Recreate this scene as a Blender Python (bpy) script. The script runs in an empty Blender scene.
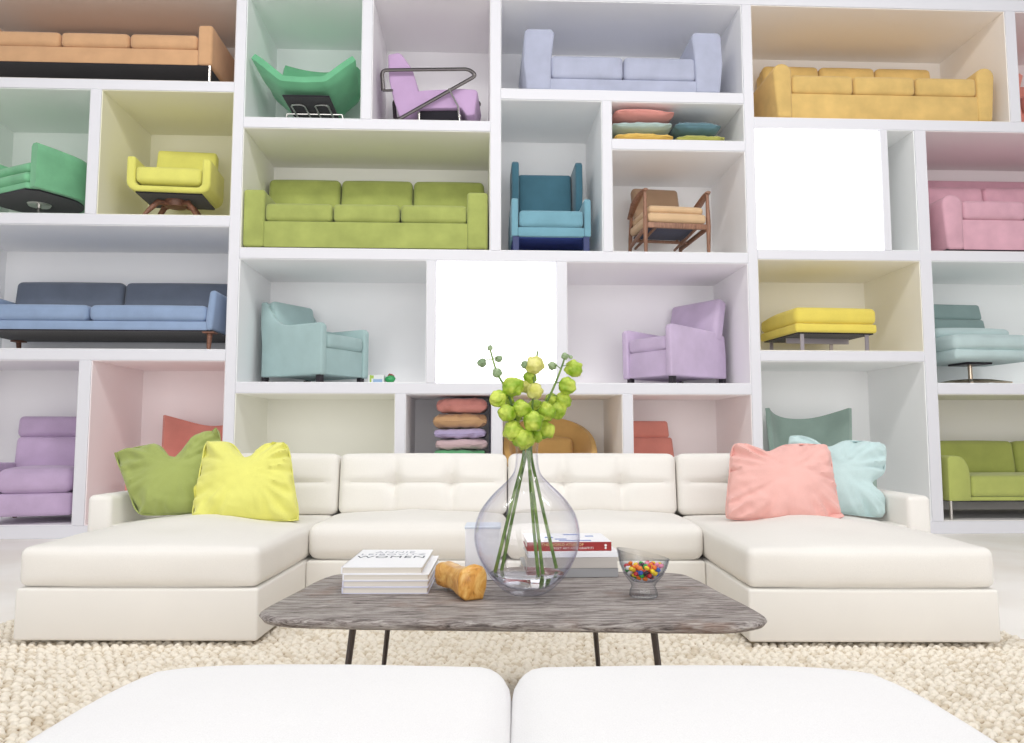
import bpy, bmesh, math, random
import numpy as np
from mathutils import Vector, Matrix, noise

random.seed(7)
SC = bpy.context.scene
COL = SC.collection
PI = math.pi
R = math.radians

# ------------------------------------------------------------------ materials
def lin(c):
    return tuple(((v / 255.0) / 12.92 if v / 255.0 <= 0.04045 else ((v / 255.0 + 0.055) / 1.055) ** 2.4) for v in c)

_mats = {}
SOFT = 0.16      # how far dyed cloth is greyed

def base_mat(name):
    m = bpy.data.materials.new(name)
    m.use_nodes = True
    nt = m.node_tree
    return m, nt, nt.nodes['Principled BSDF']

def plain(name, rgb, rough=0.5, metal=0.0, coat=0.0, spec=0.5):
    if name in _mats: return _mats[name]
    m, nt, b = base_mat(name)
    b.inputs['Base Color'].default_value = (*lin(rgb), 1)
    b.inputs['Roughness'].default_value = rough
    b.inputs['Metallic'].default_value = metal
    b.inputs['Coat Weight'].default_value = coat
    b.inputs['Specular IOR Level'].default_value = spec
    _mats[name] = m
    return m

def fabric(name, rgb, mottle=0.10, weave=420.0, bump=0.25, sheen=0.25, mscale=5.0):
    """woven cloth: soft mottling, a fine weave bump and a little sheen"""
    if name in _mats: return _mats[name]
    m, nt, b = base_mat(name)
    N, L = nt.nodes, nt.links
    tc = N.new('ShaderNodeTexCoord')
    n1 = N.new('ShaderNodeTexNoise'); n1.inputs['Scale'].default_value = mscale; n1.inputs['Detail'].default_value = 5
    n2 = N.new('ShaderNodeTexNoise'); n2.inputs['Scale'].default_value = weave; n2.inputs['Detail'].default_value = 2
    L.new(tc.outputs['Object'], n1.inputs['Vector']); L.new(tc.outputs['Object'], n2.inputs['Vector'])
    c = lin(rgb); g_ = (c[0] * .3 + c[1] * .6 + c[2] * .1); c = tuple(x * (1 - SOFT) + g_ * SOFT for x in c)
    ramp = N.new('ShaderNodeValToRGB')
    ramp.color_ramp.elements[0].position = 0.3; ramp.color_ramp.elements[1].position = 0.72
    ramp.color_ramp.elements[0].color = (*[x * (1 - mottle) for x in c], 1)
    ramp.color_ramp.elements[1].color = (*[min(1, x * (1 + mottle * 0.7)) for x in c], 1)
    L.new(n1.outputs['Fac'], ramp.inputs['Fac'])
    mx = N.new('ShaderNodeMix'); mx.data_type = 'RGBA'; mx.blend_type = 'MULTIPLY'
    mx.inputs['Factor'].default_value = 0.22
    L.new(ramp.outputs['Color'], mx.inputs['A']); L.new(n2.outputs['Fac'], mx.inputs['B'])
    L.new(mx.outputs['Result'], b.inputs['Base Color'])
    bp = N.new('ShaderNodeBump'); bp.inputs['Strength'].default_value = bump; bp.inputs['Distance'].default_value = 0.002
    L.new(n2.outputs['Fac'], bp.inputs['Height']); L.new(bp.outputs['Normal'], b.inputs['Normal'])
    b.inputs['Roughness'].default_value = 0.92
    b.inputs['Specular IOR Level'].default_value = 0.2
    b.inputs['Sheen Weight'].default_value = sheen
    b.inputs['Sheen Roughness'].default_value = 0.5
    _mats[name] = m
    return m

def wood(name, dark, light, scale=(2, 30, 30), rough=0.45, dist=2.0, bump=0.1, mid=None):
    if name in _mats: return _mats[name]
    m, nt, b = base_mat(name)
    N, L = nt.nodes, nt.links
    tc = N.new('ShaderNodeTexCoord'); mp = N.new('ShaderNodeMapping')
    mp.inputs['Scale'].default_value = scale
    L.new(tc.outputs['Object'], mp.inputs['Vector'])
    n = N.new('ShaderNodeTexNoise'); n.inputs['Scale'].default_value = 1.0; n.inputs['Detail'].default_value = 8
    n.inputs['Distortion'].default_value = dist; n.inputs['Roughness'].default_value = 0.65
    L.new(mp.outputs['Vector'], n.inputs['Vector'])
    r = N.new('ShaderNodeValToRGB')
    r.color_ramp.elements[0].position = 0.33; r.color_ramp.elements[1].position = 0.68
    r.color_ramp.elements[0].color = (*lin(dark), 1); r.color_ramp.elements[1].color = (*lin(light), 1)
    if mid:
        e = r.color_ramp.elements.new(0.5); e.color = (*lin(mid), 1)
    L.new(n.outputs['Fac'], r.inputs['Fac']); L.new(r.outputs['Color'], b.inputs['Base Color'])
    bp = N.new('ShaderNodeBump'); bp.inputs['Strength'].default_value = bump * 3; bp.inputs['Distance'].default_value = 0.004
    L.new(n.outputs['Fac'], bp.inputs['Height']); L.new(bp.outputs['Normal'], b.inputs['Normal'])
    b.inputs['Roughness'].default_value = rough
    _mats[name] = m
    return m

def emit(name, rgb, strength):
    m, nt, b = base_mat(name)
    b.inputs['Base Color'].default_value = (0.9, 0.9, 0.9, 1)
    b.inputs['Emission Color'].default_value = (*lin(rgb), 1)
    b.inputs['Emission Strength'].default_value = strength
    return m

def clear_glass(name, tint=(1, 1, 1), edge=(0.6, 0.62, 0.75), ior=1.45, rough=0.0, power=2.4):
    """thin clear glass: see-through with a Fresnel reflection, tinted where one looks along the wall"""
    m = bpy.data.materials.new(name); m.use_nodes = True
    nt = m.node_tree; N, L = nt.nodes, nt.links
    N.remove(N['Principled BSDF'])
    out = N['Material Output']
    tr = N.new('ShaderNodeBsdfTransparent'); gl = N.new('ShaderNodeBsdfGlossy'); gl.inputs['Roughness'].default_value = rough
    lw = N.new('ShaderNodeLayerWeight'); lw.inputs['Blend'].default_value = 0.28
    mc = N.new('ShaderNodeMix'); mc.data_type = 'RGBA'
    mc.inputs['A'].default_value = (*tint, 1); mc.inputs['B'].default_value = (*edge, 1)
    pe = N.new('ShaderNodeMath'); pe.operation = 'POWER'; pe.inputs[1].default_value = power
    L.new(lw.outputs['Facing'], pe.inputs[0]); L.new(pe.outputs[0], mc.inputs['Factor']); L.new(mc.outputs['Result'], tr.inputs['Color'])
    lf = N.new('ShaderNodeLayerWeight'); lf.inputs['Blend'].default_value = 0.5
    pw = N.new('ShaderNodeMath'); pw.operation = 'POWER'; pw.inputs[1].default_value = 5
    L.new(lf.outputs['Facing'], pw.inputs[0])
    fr = N.new('ShaderNodeMath'); fr.operation = 'MULTIPLY_ADD'; fr.inputs[1].default_value = 0.55; fr.inputs[2].default_value = ((ior - 1) / (ior + 1)) ** 2
    L.new(pw.outputs[0], fr.inputs[0])
    mx = N.new('ShaderNodeMixShader')
    L.new(fr.outputs[0], mx.inputs['Fac']); L.new(tr.outputs['BSDF'], mx.inputs[1]); L.new(gl.outputs['BSDF'], mx.inputs[2])
    L.new(mx.outputs['Shader'], out.inputs['Surface'])
    return m

# ------------------------------------------------------------------ mesh helpers
def nb(): return bmesh.new()

def link(name, me, mat, parent=None):
    o = bpy.data.objects.new(name, me)
    if mat is not None: me.materials.append(mat)
    COL.objects.link(o)
    if parent is not None: o.parent = parent
    return o

def obj(name, bm, mat, parent=None, smooth=40, label=None):
    if name == 'leg':          # feet are cut off level
        for v in bm.verts: v.co.z = max(v.co.z, 0.0)
    me = bpy.data.meshes.new(name)
    bmesh.ops.recalc_face_normals(bm, faces=bm.faces)
    bm.to_mesh(me); bm.free()
    if smooth:
        me.shade_smooth()
        me.set_sharp_from_angle(angle=R(smooth))
    o = link(name, me, mat, parent)
    if label: o['label'] = label
    return o

def thing(name, label, cat, loc=(0, 0, 0), rotz=0, group=None):
    o = bpy.data.objects.new(name, None); COL.objects.link(o)
    o.empty_display_size = 0.1
    o.location = loc; o.rotation_euler = (0, 0, R(rotz))
    o['label'] = label; o['category'] = cat
    if group: o['group'] = group
    return o

def tag(o, label, cat, group=None, kind=None):
    o['label'] = label; o['category'] = cat
    if group: o['group'] = group
    if kind: o['kind'] = kind
    return o

def struct(o):
    o['kind'] = 'structure'
    return o

def xform(bm, verts, M):
    bmesh.ops.transform(bm, matrix=M, verts=verts)

def box(bm, x0, x1, y0, y1, z0, z1, r=0.0, seg=2, M=None):
    res = bmesh.ops.create_cube(bm, size=1.0)
    vs = res['verts']
    S = Matrix.Diagonal((x1 - x0, y1 - y0, z1 - z0, 1))
    T = Matrix.Translation(((x0 + x1) / 2, (y0 + y1) / 2, (z0 + z1) / 2))
    xform(bm, vs, T @ S)
    if r > 0:
        es = list({e for v in vs for e in v.link_edges})
        out = bmesh.ops.bevel(bm, geom=es, offset=r, segments=seg, profile=0.5, affect='EDGES')
        vs = list({v for f in out['faces'] for v in f.verts} | {v for v in vs if v.is_valid})
    if M is not None: xform(bm, vs, M)
    return bm

def bx(name, dims, mat, parent, r=0.0, seg=2, M=None, label=None):
    return obj(name, box(nb(), *dims, r=r, seg=seg, M=M), mat, parent, label=label)

def cushion(bm, x0, x1, y0, y1, z0, z1, r=0.045, crown=(0.0, 0.008, 0.015), n=10, M=None, fn=None, seam=True):
    """stuffed cushion: a rounded box with domed faces"""
    hx, hy, hz = (x1 - x0) / 2, (y1 - y0) / 2, (z1 - z0) / 2
    c = Vector(((x0 + x1) / 2, (y0 + y1) / 2, (z0 + z1) / 2))
    r = min(r, hx * .98, hy * .98, hz * .98)
    H = (hx, hy, hz)
    def params(h, n):
        k = max(3, n)
        inner = [-(h - r) / h + 2 * (h - r) / h * i / k for i in range(k + 1)]
        e = [1 - (r / h) * (1 - s) for s in (0.4, 0.75, 1.0)]
        return [-v for v in reversed(e)] + inner + e
    P = [params(H[i], max(4, min(n, int(n * H[i] / max(H) + 2)))) for i in range(3)]
    cache = {}
    def V(p):
        key = (round(p[0], 5), round(p[1], 5), round(p[2], 5))
        if key in cache: return cache[key]
        q = Vector([max(-(H[i] - r), min(H[i] - r, p[i] * H[i])) for i in range(3)])
        d = Vector([p[i] * H[i] for i in range(3)]) - q
        if d.length > 1e-9: d = d.normalized() * r
        pos = q + d
        u, v, w = p
        pos.x += crown[0] * u * (1 - v * v) * (1 - w * w)
        pos.y += crown[1] * v * (1 - u * u) * (1 - w * w)
        pos.z += crown[2] * w * (1 - u * u) * (1 - v * v)
        if fn: pos = fn(pos, u, v, w)
        pos = pos + c
        if M is not None: pos = M @ pos
        cache[key] = bm.verts.new(pos)
        return cache[key]
    for ax in range(3):
        a, b_ = [(1, 2), (2, 0), (0, 1)][ax]
        for s in (-1, 1):
            A, B = P[a], P[b_]
            for i in range(len(A) - 1):
                for j in range(len(B) - 1):
                    quad = []
                    for (aa, bb) in ((A[i], B[j]), (A[i + 1], B[j]), (A[i + 1], B[j + 1]), (A[i], B[j + 1])):
                        p = [0, 0, 0]; p[ax] = s; p[a] = aa; p[b_] = bb
                        quad.append(V(p))
                    if len(set(quad)) == 4:
                        try: bm.faces.new(quad if s > 0 else quad[::-1])
                        except ValueError: pass
    return bm

def cu(name, dims, mat, parent, r=0.045, crown=(0.0, 0.008, 0.015), n=10, M=None, fn=None, label=None):
    return obj(name, cushion(nb(), *dims, r=r, crown=crown, n=n, M=M, fn=fn), mat, parent, smooth=60, label=label)

def prism(bm, poly, axis, a0, a1, r=0.0, seg=2, M=None):
    """extrude a 2-D outline; axis 'x': outline is (y,z); 'y': (x,z); 'z': (x,y)"""
    def P(p, a):
        if axis == 'x': return Vector((a, p[0], p[1]))
        if axis == 'y': return Vector((p[0], a, p[1]))
        return Vector((p[0], p[1], a))
    lo = [bm.verts.new(P(p, a0)) for p in poly]
    hi = [bm.verts.new(P(p, a1)) for p in poly]
    n = len(poly)
    fs = [bm.faces.new(lo), bm.faces.new(hi[::-1])]
    for i in range(n):
        fs.append(bm.faces.new((lo[i], hi[i], hi[(i + 1) % n], lo[(i + 1) % n])))
    vs = lo + hi
    bmesh.ops.recalc_face_normals(bm, faces=fs)
    if r > 0:
        es = list(fs[0].edges) + list(fs[1].edges)
        # also soften corners of the outline that turn sharply
        for i in range(n):
            a, b_, c = Vector(poly[i - 1]), Vector(poly[i]), Vector(poly[(i + 1) % n])
            if (b_ - a).length > 1e-6 and (c - b_).length > 1e-6 and (b_ - a).angle(c - b_) > R(40):
                e = bm.edges.get((lo[i], hi[i]))
                if e: es.append(e)
        out = bmesh.ops.bevel(bm, geom=es, offset=r, segments=seg, profile=0.5, affect='EDGES', clamp_overlap=True)
        vs = list({v for f in out['faces'] for v in f.verts} | {v for v in vs if v.is_valid})
    if M is not None: xform(bm, vs, M)
    return bm

def tube(bm, pts, r, n=10, closed=False, caps=True, flat=None):
    pts = [Vector(p) for p in pts]
    m = len(pts)
    rad = r if isinstance(r, (list, tuple)) else [r] * m
    rings = []
    up = None
    for i in range(m):
        if closed: t = (pts[(i + 1) % m] - pts[i - 1])
        elif i == 0: t = pts[1] - pts[0]
        elif i == m - 1: t = pts[-1] - pts[-2]
        else: t = (pts[i + 1] - pts[i]).normalized() + (pts[i] - pts[i - 1]).normalized()
        if t.length < 1e-9: t = Vector((0, 0, 1))
        t.normalize()
        if up is None:
            up = Vector((0, 0, 1)) if abs(t.z) < 0.9 else Vector((1, 0, 0))
        s = t.cross(up)
        if s.length < 1e-6: s = t.orthogonal()
        s.normalize(); up = s.cross(t).normalized()
        a, b_ = (1, 1) if flat is None else flat
        rings.append([bm.verts.new(pts[i] + (s * math.cos(2 * PI * k / n) * a + up * math.sin(2 * PI * k / n) * b_) * rad[i]) for k in range(n)])
    rng = range(m) if closed else range(m - 1)
    for i in rng:
        A, B = rings[i], rings[(i + 1) % m]
        for k in range(n):
            bm.faces.new((A[k], A[(k + 1) % n], B[(k + 1) % n], B[k]))
    if caps and not closed:
        bm.faces.new(rings[0][::-1]); bm.faces.new(rings[-1])
    return bm

def arc_pts(pts, rad, seg=5):
    """round the corners of a polyline"""
    pts = [Vector(p) for p in pts]
    out = [pts[0]]
    for i in range(1, len(pts) - 1):
        a, b_, c = pts[i - 1], pts[i], pts[i + 1]
        d1, d2 = (a - b_), (c - b_)
        k = min(rad, d1.length * .45, d2.length * .45)
        p, q = b_ + d1.normalized() * k, b_ + d2.normalized() * k
        for s in range(seg + 1):
            t = s / seg
            out.append(p * (1 - t) ** 2 + b_ * 2 * t * (1 - t) + q * t * t)
    out.append(pts[-1])
    return out

def lathe(bm, prof, n=32, c=(0, 0, 0), fn=None):
    rings = []
    for (r_, z) in prof:
        if r_ < 1e-6:
            rings.append([bm.verts.new((c[0], c[1], c[2] + z))])
        else:
            ring = []
            for k in range(n):
                p = Vector((r_ * math.cos(2 * PI * k / n), r_ * math.sin(2 * PI * k / n), z))
                if fn: p = fn(p)
                ring.append(bm.verts.new(p + Vector(c)))
            rings.append(ring)
    for A, B in zip(rings, rings[1:]):
        for k in range(n):
            a0, a1 = A[k % len(A)], A[(k + 1) % len(A)]
            b0, b1 = B[k % len(B)], B[(k + 1) % len(B)]
            vs = []
            for v in (a0, a1, b1, b0):
                if v not in vs: vs.append(v)
            if len(vs) >= 3:
                try: bm.faces.new(vs)
                except ValueError: pass
    return bm

def shell(bm, fn, nu, nv, thick):
    """upholstered shell: the surface fn(u,v) given a thickness"""
    P = [[Vector(fn(-1 + 2 * i / nu, j / nv)) for j in range(nv + 1)] for i in range(nu + 1)]
    top, bot = [], []
    for i in range(nu + 1):
        tr, br = [], []
        for j in range(nv + 1):
            du = P[min(i + 1, nu)][j] - P[max(i - 1, 0)][j]
            dv = P[i][min(j + 1, nv)] - P[i][max(j - 1, 0)]
            nn = du.cross(dv)
            nn = nn.normalized() if nn.length > 1e-9 else Vector((0, 0, 1))
            e = min(i, nu - i, j, nv - j)
            k = thick / 2 * (0.55 if e == 0 else (0.9 if e == 1 else 1.0))
            tr.append(bm.verts.new(P[i][j] + nn * k)); br.append(bm.verts.new(P[i][j] - nn * k))
        top.append(tr); bot.append(br)
    for i in range(nu):
        for j in range(nv):
            bm.faces.new((top[i][j], top[i + 1][j], top[i + 1][j + 1], top[i][j + 1]))
            bm.faces.new((bot[i][j], bot[i][j + 1], bot[i + 1][j + 1], bot[i + 1][j]))
    for i in range(nu):
        for j in (0, nv):
            bm.faces.new((top[i][j], top[i + 1][j], bot[i + 1][j], bot[i][j]))
    for j in range(nv):
        for i in (0, nu):
            bm.faces.new((top[i][j], top[i][j + 1], bot[i][j + 1], bot[i][j]))
    return bm

def sweep(bm, path, prof, closed=False, top=None):
    """sweep a closed (offset, z) outline along a plan path; offset is measured to the left of the path; top(s) scales z"""
    m = len(path); pts = [Vector((p[0], p[1], 0)) for p in path]
    rings = []
    for i in range(m):
        t = pts[min(i + 1, m - 1)] - pts[max(i - 1, 0)]
        t.normalize(); nrm = Vector((-t.y, t.x, 0))
        k = 1 if top is None else top(i / (m - 1))
        rings.append([bm.verts.new(pts[i] + nrm * o + Vector((0, 0, z if z < 0.32 else 0.32 + (z - 0.32) * k))) for (o, z) in prof])
    n = len(prof)
    for i in range(m - 1):
        for k in range(n):
            bm.faces.new((rings[i][k], rings[i][(k + 1) % n], rings[i + 1][(k + 1) % n], rings[i + 1][k]))
    bm.faces.new(rings[0][::-1]); bm.faces.new(rings[-1])
    return bm

def Rx(a, p=(0, 0, 0)):
    return Matrix.Translation(p) @ Matrix.Rotation(R(a), 4, 'X') @ Matrix.Translation([-v for v in p])
def Ry(a, p=(0, 0, 0)):
    return Matrix.Translation(p) @ Matrix.Rotation(R(a), 4, 'Y') @ Matrix.Translation([-v for v in p])
def Rz(a, p=(0, 0, 0)):
    return Matrix.Translation(p) @ Matrix.Rotation(R(a), 4, 'Z') @ Matrix.Translation([-v for v in p])

# ------------------------------------------------------------------ shared materials
WHITE = plain('painted white board', (226, 226, 232), 0.55)
CHROME = plain('chrome', (215, 212, 208), 0.18, 1.0)
DARKSTEEL = plain('dark bronze steel', (98, 94, 94), 0.3, 1.0)
BLACKCLOTH = fabric('black dust cloth', (42, 40, 48), 0.2)
WALNUT = wood('walnut', (92, 60, 46), (150, 104, 82), (6, 30, 30))
BLACKLEG = plain('black lacquer', (40, 34, 42), 0.4)

# ------------------------------------------------------------------ setting
YF, YB = 6.55, 7.55            # front and back of the shelving
def fl():
    m, nt, b = base_mat('pale stone floor')
    N, L = nt.nodes, nt.links
    tc = N.new('ShaderNodeTexCoord')
    n = N.new('ShaderNodeTexNoise'); n.inputs['Scale'].default_value = 1.3; n.inputs['Detail'].default_value = 6
    L.new(tc.outputs['Object'], n.inputs['Vector'])
    r = N.new('ShaderNodeValToRGB')
    r.color_ramp.elements[0].color = (*lin((240, 234, 227)), 1); r.color_ramp.elements[1].color = (*lin((250, 247, 243)), 1)
    r.color_ramp.elements[0].position = 0.35; r.color_ramp.elements[1].position = 0.6
    L.new(n.outputs['Fac'], r.inputs['Fac']); L.new(r.outputs['Color'], b.inputs['Base Color'])
    b.inputs['Roughness'].default_value = 0.6
    return m
struct(obj('floor', box(nb(), -9, 11, -5, 9, -0.1, 0), fl(), smooth=0))
WALLM = plain('white wall paint', (240, 239, 240), 0.8)
struct(obj('wall_back', box(nb(), -9, 11, 7.6, 7.75, 0, 6.2), WALLM, smooth=0))

# ------------------------------------------------------------------ the wall of cubbies
shelving = thing('cubby_shelving', 'tall white built-in wall of cubbyholes filled with bright furniture behind the white sectional', 'shelving', (0, 7.0, 0))
def upright(x0, x1, z0, z1):
    bx('upright', (x0, x1, YF - 7.0, YB - 7.0, z0, z1), WHITE, shelving, r=0.004, seg=1)
def board(x0, x1, z0, z1):
    bx('shelf_board', (x0, x1, YF - 7.0 + 0.002, YB - 7.0, z0, z1), WHITE, shelving, r=0.004, seg=1)
XL, XR = -4.72, 6.75
PX0, PX1 = -2.155, -2.065      # left main upright
Q0, Q1 = 2.395, 2.482          # right main upright
board(XL, XR, 4.79, 4.90)      # head board
board(XL, XR, 0.0, 0.107)      # plinth
upright(XL, -4.63, 0.107, 4.79); upright(PX0, PX1, 0.107, 4.79); upright(Q0, Q1, 0.107, 4.79); upright(6.66, XR, 0.107, 4.79)
# left bay
board(-4.63, PX0, 3.865, 3.955); board(-4.63, PX0, 2.66, 2.753); board(-4.63, PX0, 1.49, 1.583)
upright(-3.385, -3.29, 2.753, 3.865); upright(-3.37, -3.27, 0.107, 1.49)
# middle bays
board(PX1, 0.10, 3.548, 3.64); board(PX1, Q0, 2.38, 2.472); board(PX1, Q0, 1.213, 1.305)
upright(-1.045, -0.955, 3.64, 4.79); upright(0.10, 0.19, 2.472, 4.79)
board(0.19, Q0, 3.85, 3.945); upright(1.10, 1.185, 2.472, 3.85); board(1.185, Q0, 3.406, 3.498)
upright(-0.45, -0.371, 1.305, 2.38); upright(0.683, 0.772, 1.305, 2.38)
upright(-0.712, -0.625, 0.107, 1.213); upright(0.12, 0.206, 0.107, 1.213); upright(1.255, 1.342, 0.107, 1.213)
# right bays
board(Q1, 6.66, 3.63, 3.725); upright(4.88, 4.98, 3.725, 4.79)
board(Q1, 6.66, 2.42, 2.51); upright(3.965, 4.07, 0.107, 3.63); upright(3.645, 3.71, 2.51, 3.63)
board(Q1, 3.965, 1.51, 1.60); board(4.07, 6.66, 1.222, 1.315)

LT = 0.006
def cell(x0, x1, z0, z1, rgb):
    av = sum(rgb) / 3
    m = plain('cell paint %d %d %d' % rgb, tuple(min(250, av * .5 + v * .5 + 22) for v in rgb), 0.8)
    bm = nb()
    y0, y1 = YF - 7.0 + 0.012, YB - 7.0
    t = LT
    box(bm, x0, x1, y1 - t, y1, z0, z1)
    box(bm, x0, x0 + t, y0, y1 - t, z0 + t, z1 - t); box(bm, x1 - t, x1, y0, y1 - t, z0 + t, z1 - t)
    box(bm, x0, x1, y0, y1 - t, z0, z0 + t); box(bm, x0, x1, y0, y1 - t, z1 - t, z1)
    obj('cell_lining', bm, m, shelving, smooth=0)
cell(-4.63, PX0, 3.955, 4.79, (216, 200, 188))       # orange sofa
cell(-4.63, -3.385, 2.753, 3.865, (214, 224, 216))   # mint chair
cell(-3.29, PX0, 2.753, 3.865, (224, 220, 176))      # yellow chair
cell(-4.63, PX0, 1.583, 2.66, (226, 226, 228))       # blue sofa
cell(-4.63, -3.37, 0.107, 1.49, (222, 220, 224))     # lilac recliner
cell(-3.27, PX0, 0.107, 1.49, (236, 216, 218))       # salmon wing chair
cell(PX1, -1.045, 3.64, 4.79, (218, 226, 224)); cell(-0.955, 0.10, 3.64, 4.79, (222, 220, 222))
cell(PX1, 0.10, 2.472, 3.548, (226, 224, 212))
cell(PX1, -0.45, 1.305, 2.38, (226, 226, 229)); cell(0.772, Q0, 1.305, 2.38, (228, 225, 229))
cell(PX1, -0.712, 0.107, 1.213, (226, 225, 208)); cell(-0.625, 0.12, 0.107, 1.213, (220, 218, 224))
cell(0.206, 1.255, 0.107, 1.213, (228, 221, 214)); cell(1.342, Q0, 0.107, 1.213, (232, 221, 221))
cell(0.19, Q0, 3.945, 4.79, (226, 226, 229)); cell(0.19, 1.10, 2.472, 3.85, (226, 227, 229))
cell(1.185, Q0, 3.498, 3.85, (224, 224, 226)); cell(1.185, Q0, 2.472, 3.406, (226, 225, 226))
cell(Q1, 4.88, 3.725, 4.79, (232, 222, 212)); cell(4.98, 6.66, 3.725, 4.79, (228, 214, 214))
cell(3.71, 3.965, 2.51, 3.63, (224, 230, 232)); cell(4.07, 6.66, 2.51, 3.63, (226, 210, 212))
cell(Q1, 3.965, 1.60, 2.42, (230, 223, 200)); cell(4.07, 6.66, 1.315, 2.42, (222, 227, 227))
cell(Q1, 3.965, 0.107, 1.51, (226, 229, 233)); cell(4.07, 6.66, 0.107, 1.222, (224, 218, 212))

# lit white panels
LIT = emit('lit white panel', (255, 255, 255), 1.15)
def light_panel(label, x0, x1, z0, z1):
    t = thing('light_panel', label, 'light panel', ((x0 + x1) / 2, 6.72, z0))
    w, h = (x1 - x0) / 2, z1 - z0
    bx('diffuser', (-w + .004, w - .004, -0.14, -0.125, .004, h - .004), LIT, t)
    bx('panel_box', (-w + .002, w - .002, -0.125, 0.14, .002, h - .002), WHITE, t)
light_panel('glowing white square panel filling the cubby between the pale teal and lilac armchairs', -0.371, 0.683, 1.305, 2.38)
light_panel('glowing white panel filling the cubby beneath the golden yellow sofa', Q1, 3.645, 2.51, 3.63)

# ------------------------------------------------------------------ sofas
def leg_chrome(bm, x, y, z1, r=0.014): tube(bm, [(x, y, 0), (x, y, z1)], r, 10)
def sofa(name, label, loc, W, D, armw, armh, z0, rail_top, seat_top, ns, nbk, back_h, mat, full_back=0.0, arm='block', legs='block',
         backmat=None, back_t=0.20, seat_splits=None, tilt=8, arm_r=0.028, rot=0, group='sofas in the cubbies', seat_r=0.04, back_frame_h=None, under=True):
    t = thing(name, label, 'sofa', loc, rot, group)
    bmt = backmat or mat
    xi = W / 2 - armw
    bx('frame', (-xi - .005, xi + .005, .012, D - .03, z0, rail_top), mat, t, r=0.012)
    if under:
        bx('dust_cover', (-W / 2 + .03, W / 2 - .03, .02, D - .03, z0 - .008, z0 + .004), BLACKCLOTH, t, label='black cloth underside')
    for s in (-1, 1):
        bm = nb()
        if arm == 'block':
            poly = [(s * xi, z0), (s * W / 2, z0), (s * W / 2, armh), (s * xi, armh)]
        elif arm == 'flare':       # leans outwards, fatter at the top
            poly = [(s * xi, z0), (s * (W / 2 - .03), z0), (s * (W / 2), armh * .5), (s * (W / 2 - .012), armh - .03), (s * (W / 2 - .04), armh), (s * (xi - .01), armh), (s * (xi - .035), armh - .04), (s * (xi - .01), armh * .55)]
        elif arm == 'sock':        # rounded top
            poly = [(s * xi, z0), (s * (W / 2 - .035), z0), (s * (W / 2 - .01), armh * .6)]
            cxm, rr = s * (W / 2 - armw / 2), armw / 2
            for k in range(9):
                a = PI * k / 8
                poly.append((cxm + s * rr * math.cos(a) * (1.0 if k < 5 else 1.05), armh - rr + rr * math.sin(a)))
        elif arm == 'thin':        # thin, raked outwards
            poly = [(s * (xi - .01), z0), (s * (W / 2 - .03), z0), (s * (W / 2), armh), (s * (W / 2 - armw * .75), armh), (s * (xi - .01), rail_top + .03)]
        elif arm == 'round':       # top rolls down to the seat on the inside
            poly = [(s * W / 2, z0), (s * W / 2, armh - .02), (s * (W / 2 - .02), armh)]
            for k in range(8):
                a = PI / 2 * k / 7
                poly.append((s * (W / 2 - .09 - (armw - .09) * math.sin(a)), seat_top - .02 + (armh - seat_top + .02) * math.cos(a)))
            poly.append((s * xi, z0))
        prism(bm, poly, 'y', 0.0, (D - .02) if not full_back else D - back_t - .09, r=arm_r, seg=3)
        obj('armrest', bm, mat, t)
    sw = 2 * xi / ns
    for i in range(ns):
        x0 = -xi + i * sw
        cu('seat_cushion', (x0 + .003, x0 + sw - .003, .0, D - back_t - .05, rail_top, seat_top), mat, t, r=seat_r, crown=(0, .006, .012))
    bh = back_frame_h if back_frame_h else back_h - .06
    bx('backrest', (-xi - full_back - .005, xi + full_back + .005, D - .12, D - .01, z0 + .01, bh), mat, t, r=0.03, seg=3)
    xb = xi + full_back
    bw = 2 * xb / nbk
    for i in range(nbk):
        x0 = -xb + i * bw
        M = Rx(-tilt, (0, D - back_t - .02, seat_top))
        cu('back_cushion', (x0 + .004, x0 + bw - .004, D - back_t - .06, D - .1, seat_top - .03, back_h), bmt, t, r=0.05, crown=(0, .015, .008), M=M)
    for sx in (-1, 1):
        for sy in (0, 1):
            x, y = sx * (W / 2 - .07), (.07 if sy == 0 else D - .1)
            bm = nb()
            if legs == 'block': box(bm, x - .025, x + .025, y - .025, y + .025, 0, z0 - .002, r=.004, seg=1); lm = BLACKLEG
            elif legs == 'chrome': leg_chrome(bm, x + sx * .045, y - .04 + .04 * sy, z0); lm = CHROME
            elif legs == 'walnut':
                tube(bm, [(x, y + (-.02 if sy == 0 else .02), 0), (x, y, z0 - .01)], [.016, .024], 10); lm = WALNUT
            o = obj('leg', bm, lm, t)
            if legs == 'walnut':
                b2 = nb(); box(b2, x - .05, x + .05, y - .05, y + .05, z0 - .022, z0 - .008, r=.003, seg=1)
                obj('mounting_plate', b2, WALNUT, o)
    return t

E6 = LT + 0.001
ORANGE = fabric('apricot cloth', (226, 172, 118)); GREEN = fabric('olive green velvet', (176, 188, 82), 0.16); GREENB = GREEN
BLUE = fabric('light blue cloth', (150, 176, 214)); BLUE_SHADE = fabric('shaded blue cloth', (110, 120, 138))  # darker blue for the back cushions: cubby shade put into the colour
LAV = fabric('lavender grey cloth', (186, 192, 218)); YEL = fabric('golden yellow cloth', (236, 194, 98), 0.14)
PINK = fabric('rose pink velvet', (230, 172, 190), 0.12); LIME = fabric('lime green cloth', (186, 196, 84)); SALMON = fabric('salmon cloth', (238, 148, 132))

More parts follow.
